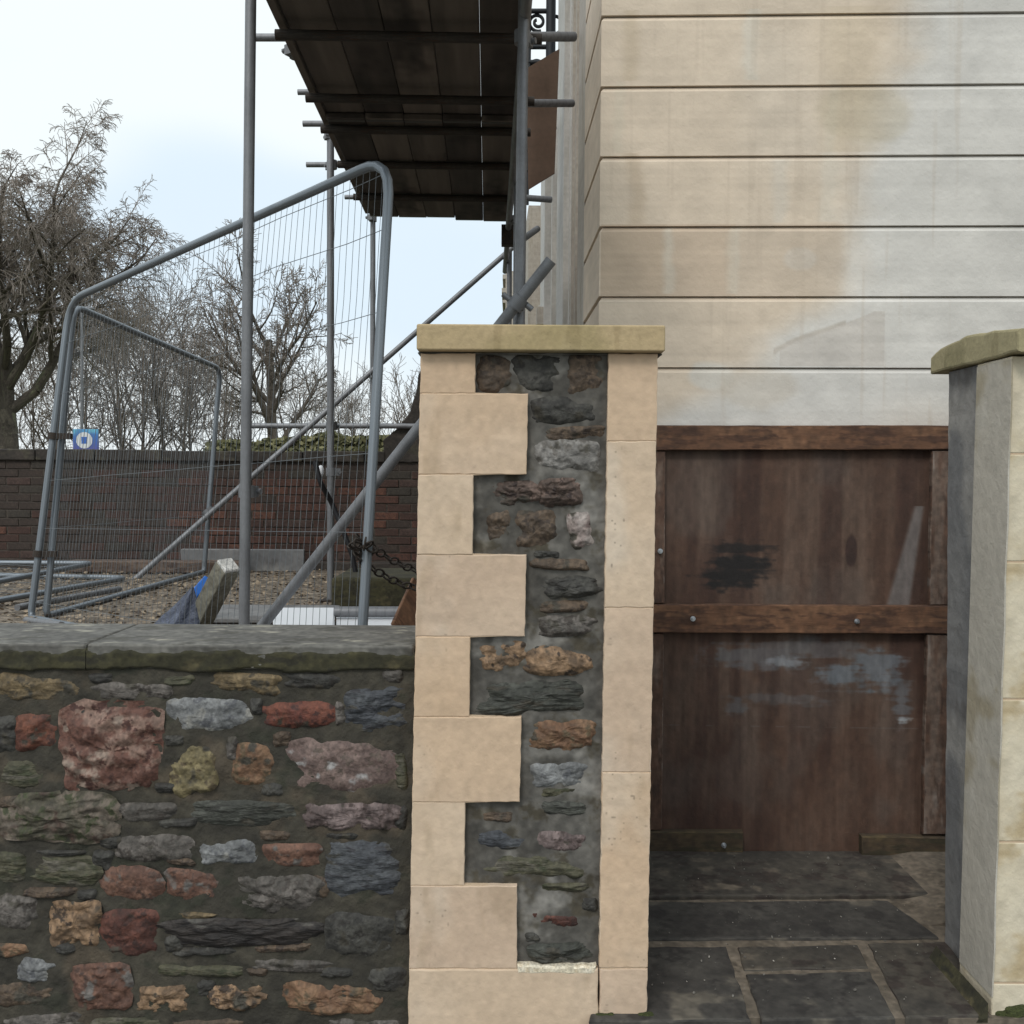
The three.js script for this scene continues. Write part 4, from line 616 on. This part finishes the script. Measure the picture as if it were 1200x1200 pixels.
{ // chain from the fence post to the pier
  const w = thing('chain', 'steel chain looped from the leaning fence post towards the pier', 'chain'); const link = new THREE.TorusGeometry(0.016, 0.0042, 6, 14); link.scale(1, 1.5, 1);
  const run = (a, b, sag, n) => { for (let i = 0; i < n; i++) { const t = i / (n - 1), p = a.clone().lerp(b, t); p.y -= sag * 4 * t * (1 - t); const t2 = Math.min(1, t + 0.02), q = a.clone().lerp(b, t2); q.y -= sag * 4 * t2 * (1 - t2); const d = q.sub(p); if (d.lengthSq() < 1e-9) d.copy(b).sub(a); const o = mesh('link', link, M.steelRustShade, w); o.position.copy(p); o.quaternion.setFromUnitVectors(V(0, 1, 0), d.normalize()).multiply(new THREE.Quaternion().setFromAxisAngle(V(0, 1, 0), i % 2 ? 1.57 : 0.1)); } };
  run(at(421, 630, 3.95), at(500, 672, 4.3), 0.02, 11); run(at(419, 652, 3.9), at(500, 690, 4.2), 0.03, 11);
  const loop = []; for (let k = 0; k <= 16; k++) { const a = k / 16 * Math.PI * 2; loop.push(at(425, 642, 3.9).add(V(Math.cos(a) * 0.036, Math.sin(a * 1) * 0.02, Math.sin(a) * 0.036))); } for (let k = 0; k < 10; k++) { const o = mesh('link', link, M.steelRustShade, w); o.position.copy(loop[Math.round(k * 1.6)]); o.rotation.set(k, k * 0.7, 1.2); }
  rebase(w, at(460, 690, 4.0));
  tag(mesh('strap', pipe([at(369, 540, 6.5), at(376, 566, 6.5), at(389, 590, 6.6), at(402, 622, 6.6), at(413, 652, 6.6), at(420, 690, 6.6)], 0.018, 6), M.black), 'black strap hanging from the scaffold coupler', 'strap');
  tag(mesh('tape_knot', new THREE.IcosahedronGeometry(0.028, 2).scale(0.8, 1.4, 0.8).translate(...at(376, 552, 6.62).toArray()), M.white), 'white tape knot tied to the scaffold pole', 'tape');
}

// ---------------------------------------------------------------- sign and lamp post beyond the wall
{
  const w = thing('blue_sign', 'blue sign with a white disc above the brick wall', 'sign');
  const d = 13, a = at(86, 528, d), b = at(115.5, 503, d), W = b.x - a.x, H = b.y - a.y, c = at(99.5, 516, d);
  mesh('panel', metreUV(new RoundedBoxGeometry(W, H, 0.03, 2, 0.005).translate((a.x + b.x) / 2, (a.y + b.y) / 2, -d)), new THREE.MeshStandardMaterial({ roughness: 0.5, map: tex(64, 64, (u, v) => mix3(mix3([84, 84, 160], [60, 110, 180], clamp(v * 1.6)), [110, 190, 215], sstep(0.55, 1, v + 0.25 * fbm(u * 4, v * 4, 2))), W, H) }), w);
  w.children[0].material.map.offset.set(-a.x / W, -a.y / H);
  mesh('disc', new THREE.RingGeometry(0.04, 0.108, 36).translate(c.x, c.y, -d + 0.019), M.white, w); mesh('disc_centre', new THREE.PlaneGeometry(0.075, 0.09).translate(c.x, c.y, -d + 0.021), mat({ color: 0x3d68b4, roughness: 0.5 }), w);
  for (const x of [a.x + 0.05, b.x - 0.05]) mesh('leg', rod(V(x, 0.95, -d - 0.04), V(x, b.y - 0.02, -d - 0.04), 0.02, 8), M.galvDark, w);
  rebase(w, V(c.x, 0.95, -d));
  const l = thing('lamp_post', 'thin dark lamp post rising above the blue sign', 'lamp post'), p = at(95, 520, 19), t = at(96, 362, 19);
  mesh('column', rod(V(p.x, 0.95, -19), t, 0.035, 8, 0.026), M.galvDark, l); mesh('lantern', new THREE.SphereGeometry(0.09, 12, 8).scale(1.7, 0.5, 1).translate(t.x + 0.1, t.y, t.z), M.galvDark, l); rebase(l, V(p.x, 0.95, -19));
}

// ---------------------------------------------------------------- bare trees
function growTree(seed, o) {
  const r = rng(seed), bag = () => ({ p: [], n: [], u: [], i: [] }), wood = bag(), twig = bag();
  const ex = V(), ey = V(), dd = V(), pack = (l) => { const g = new THREE.BufferGeometry(); g.setAttribute('position', new THREE.Float32BufferAttribute(l.p, 3)); g.setAttribute('normal', new THREE.Float32BufferAttribute(l.n, 3)); g.setAttribute('uv', new THREE.Float32BufferAttribute(l.u, 2)); g.setIndex(l.i); return g; };
  const emit = (l, a, b, r0, r1, k) => {                     // one tapered segment with k sides
    dd.copy(b).sub(a).normalize(); ex.set(dd.z, 0.31 * dd.x + 0.1, -dd.x).cross(dd); if (ex.lengthSq() < 1e-6) ex.set(1, 0, 0).cross(dd); ex.normalize(); ey.copy(dd).cross(ex);
    const o0 = l.p.length / 3;
    for (let e = 0; e < 2; e++) for (let q = 0; q < k; q++) { const t = q / k * Math.PI * 2, c = Math.cos(t), s = Math.sin(t), R0 = e ? r1 : r0, P = e ? b : a, nx = ex.x * c + ey.x * s, ny = ex.y * c + ey.y * s, nz = ex.z * c + ey.z * s; l.p.push(P.x + nx * R0, P.y + ny * R0, P.z + nz * R0); l.n.push(nx, ny, nz); l.u.push(t * r0, P.y); }
    for (let q = 0; q < k; q++) { const q1 = (q + 1) % k; l.i.push(o0 + q, o0 + q1, o0 + k + q, o0 + q1, o0 + k + q1, o0 + k + q); }
  };
  const N = o.kids;
  function branch(p, dir, len, rad, lv) {
    const n = lv === 0 ? 6 : lv <= 2 ? 5 : lv === 3 ? 4 : 3; let q = p.clone(), d = dir.clone(), rr = rad; const pts = [[q.clone(), d.clone(), rr]];
    for (let i = 0; i < n; i++) {
      const wob = o.wob * (lv === 0 ? 0.35 : 1); d.add(V((r() - 0.5) * wob, (r() - 0.5) * wob, (r() - 0.5) * wob)); d.y += lv <= 1 ? 0.10 : lv >= o.droopFrom ? -o.droop : o.lift; d.normalize();
      const nq = q.clone().addScaledVector(d, len / n), nr = Math.max(o.min, rad * (1 - (i + 1) / n * (lv === 0 ? 0.45 : 0.72)));
      emit(lv <= 2 ? wood : twig, q, nq, rr, nr, lv === 0 ? 10 : lv === 1 ? 7 : lv === 2 ? 5 : 3); q = nq; rr = nr; pts.push([q.clone(), d.clone(), rr]);
    }
    if (lv >= o.levels) return;
    const c = N[lv];
    for (let i = 0; i < c; i++) {
      const t = lv === 0 ? o.fork + (1 - o.fork) * (i + r() * 0.6) / c : 0.22 + 0.78 * (i + r()) / c, f = Math.min(pts.length - 1.001, t * (pts.length - 1)), k = Math.floor(f), [a, da, ra] = pts[k], [b] = pts[k + 1], pp = a.clone().lerp(b, f - k);
      const side = V(r() - 0.5, r() - 0.5, r() - 0.5).cross(da).normalize(); if (lv === 0) { const an = i * 2.4 + r() * 0.8; side.set(Math.cos(an), 0.1, Math.sin(an)); }
      const ang = lv === 0 ? o.spread : 0.5 + r() * 0.6, nd = da.clone().multiplyScalar(Math.cos(ang)).addScaledVector(side, Math.sin(ang)).normalize();
      branch(pp, nd, len * o.ratio[lv] * (0.75 + r() * 0.5) * (lv === 0 ? 1.1 - 0.3 * t : 1.15 - 0.55 * t), Math.max(o.min, ra * (lv === 0 ? 0.55 : 0.58)), lv + 1);
    }
  }
  branch(V(0, 0, 0), V(o.tilt ?? 0, 1, 0).normalize(), o.trunk, o.rad, 0);
  return { wood: pack(wood), twig: pack(twig) };
}
function plantTree(name, geo, pos, scale, turn, label, group, wm, tm) {
  const t = thing(name, label, 'tree', group); mesh('trunk', geo.wood, wm, t); mesh('crown', geo.twig, tm, t); t.position.copy(pos); t.rotation.y = turn; t.scale.setScalar(scale); return t;
}
{
  const big = growTree(1207, { trunk: 3.3, rad: 0.3, levels: 5, kids: [8, 10, 9, 8, 6], ratio: [1.35, 0.55, 0.5, 0.55, 0.6], fork: 0.62, spread: 0.8, wob: 0.42, droop: 0.26, droopFrom: 4, lift: 0.08, min: 0.0052, tilt: 0.03 });
  const p = at(10, 520, 23); plantTree('bare_tree', big, V(p.x, 0.8, -23), 1.06, 0.9, 'large bare tree with dark forked trunk and drooping twigs behind the wall', undefined, M.barkBig, M.twigGrey);
  const mid = growTree(3303, { trunk: 5.2, rad: 0.2, levels: 4, kids: [10, 8, 7, 7], ratio: [0.62, 0.52, 0.5, 0.5], fork: 0.3, spread: 0.7, wob: 0.35, droop: 0.02, droopFrom: 4, lift: 0.08, min: 0.009 });
  const q = at(326, 520, 34); plantTree('round_tree', mid, V(q.x, 0.6, -34), 1.1, 1.1, 'round crowned bare tree standing alone above the ivy hedge', undefined, M.bark, M.twig);
  const thin = [growTree(41, { trunk: 5.2, rad: 0.065, levels: 3, kids: [15, 8, 7], ratio: [0.6, 0.5, 0.5], fork: 0.08, spread: 0.55, wob: 0.55, droop: 0, droopFrom: 9, lift: 0.06, min: 0.008 }), growTree(57, { trunk: 4.4, rad: 0.06, levels: 3, kids: [16, 9, 7], ratio: [0.7, 0.5, 0.5], fork: 0.05, spread: 0.7, wob: 0.7, droop: 0, droopFrom: 9, lift: 0.04, min: 0.008 })];
  const r = rng(8), L = 'slender bare tree in the thicket beyond the brick wall', G = 'thicket trees beyond the brick wall';
  [[62, 30, 0.9], [104, 34, 1.0], [140, 30, 0.95], [168, 38, 1.2], [196, 33, 1.0], [228, 38, 1.05], [262, 44, 1.0], [290, 42, 0.8], [362, 50, 0.95], [395, 46, 0.8], [422, 52, 0.9], [36, 38, 0.9], [-60, 34, 1.1], [-140, 40, 1.2], [212, 50, 1.35]].forEach(([x, d, s], i) => { const a = at(x, 520, d); plantTree('slender_tree', thin[i % 2], V(a.x, 0.85, -d), s, r() * 6, L, G, M.bark, M.twig); });
  const sh = growTree(71, { trunk: 2.4, rad: 0.05, levels: 3, kids: [14, 7, 5], ratio: [0.85, 0.5, 0.5], fork: 0.05, spread: 0.5, wob: 0.3, droop: 0, droopFrom: 9, lift: 0.1, min: 0.006 });
  const a = at(480, 500, 15); plantTree('bare_shrub', sh, V(a.x, 0.9, -15), 0.62, 0.5, 'upright bare shrub rising beside the stepped pier cap', undefined, M.bark, M.twig);
}

scene.traverse((o) => { if (o.isMesh) { o.castShadow = true; o.receiveShadow = true; } });
renderer.render(scene, camera);
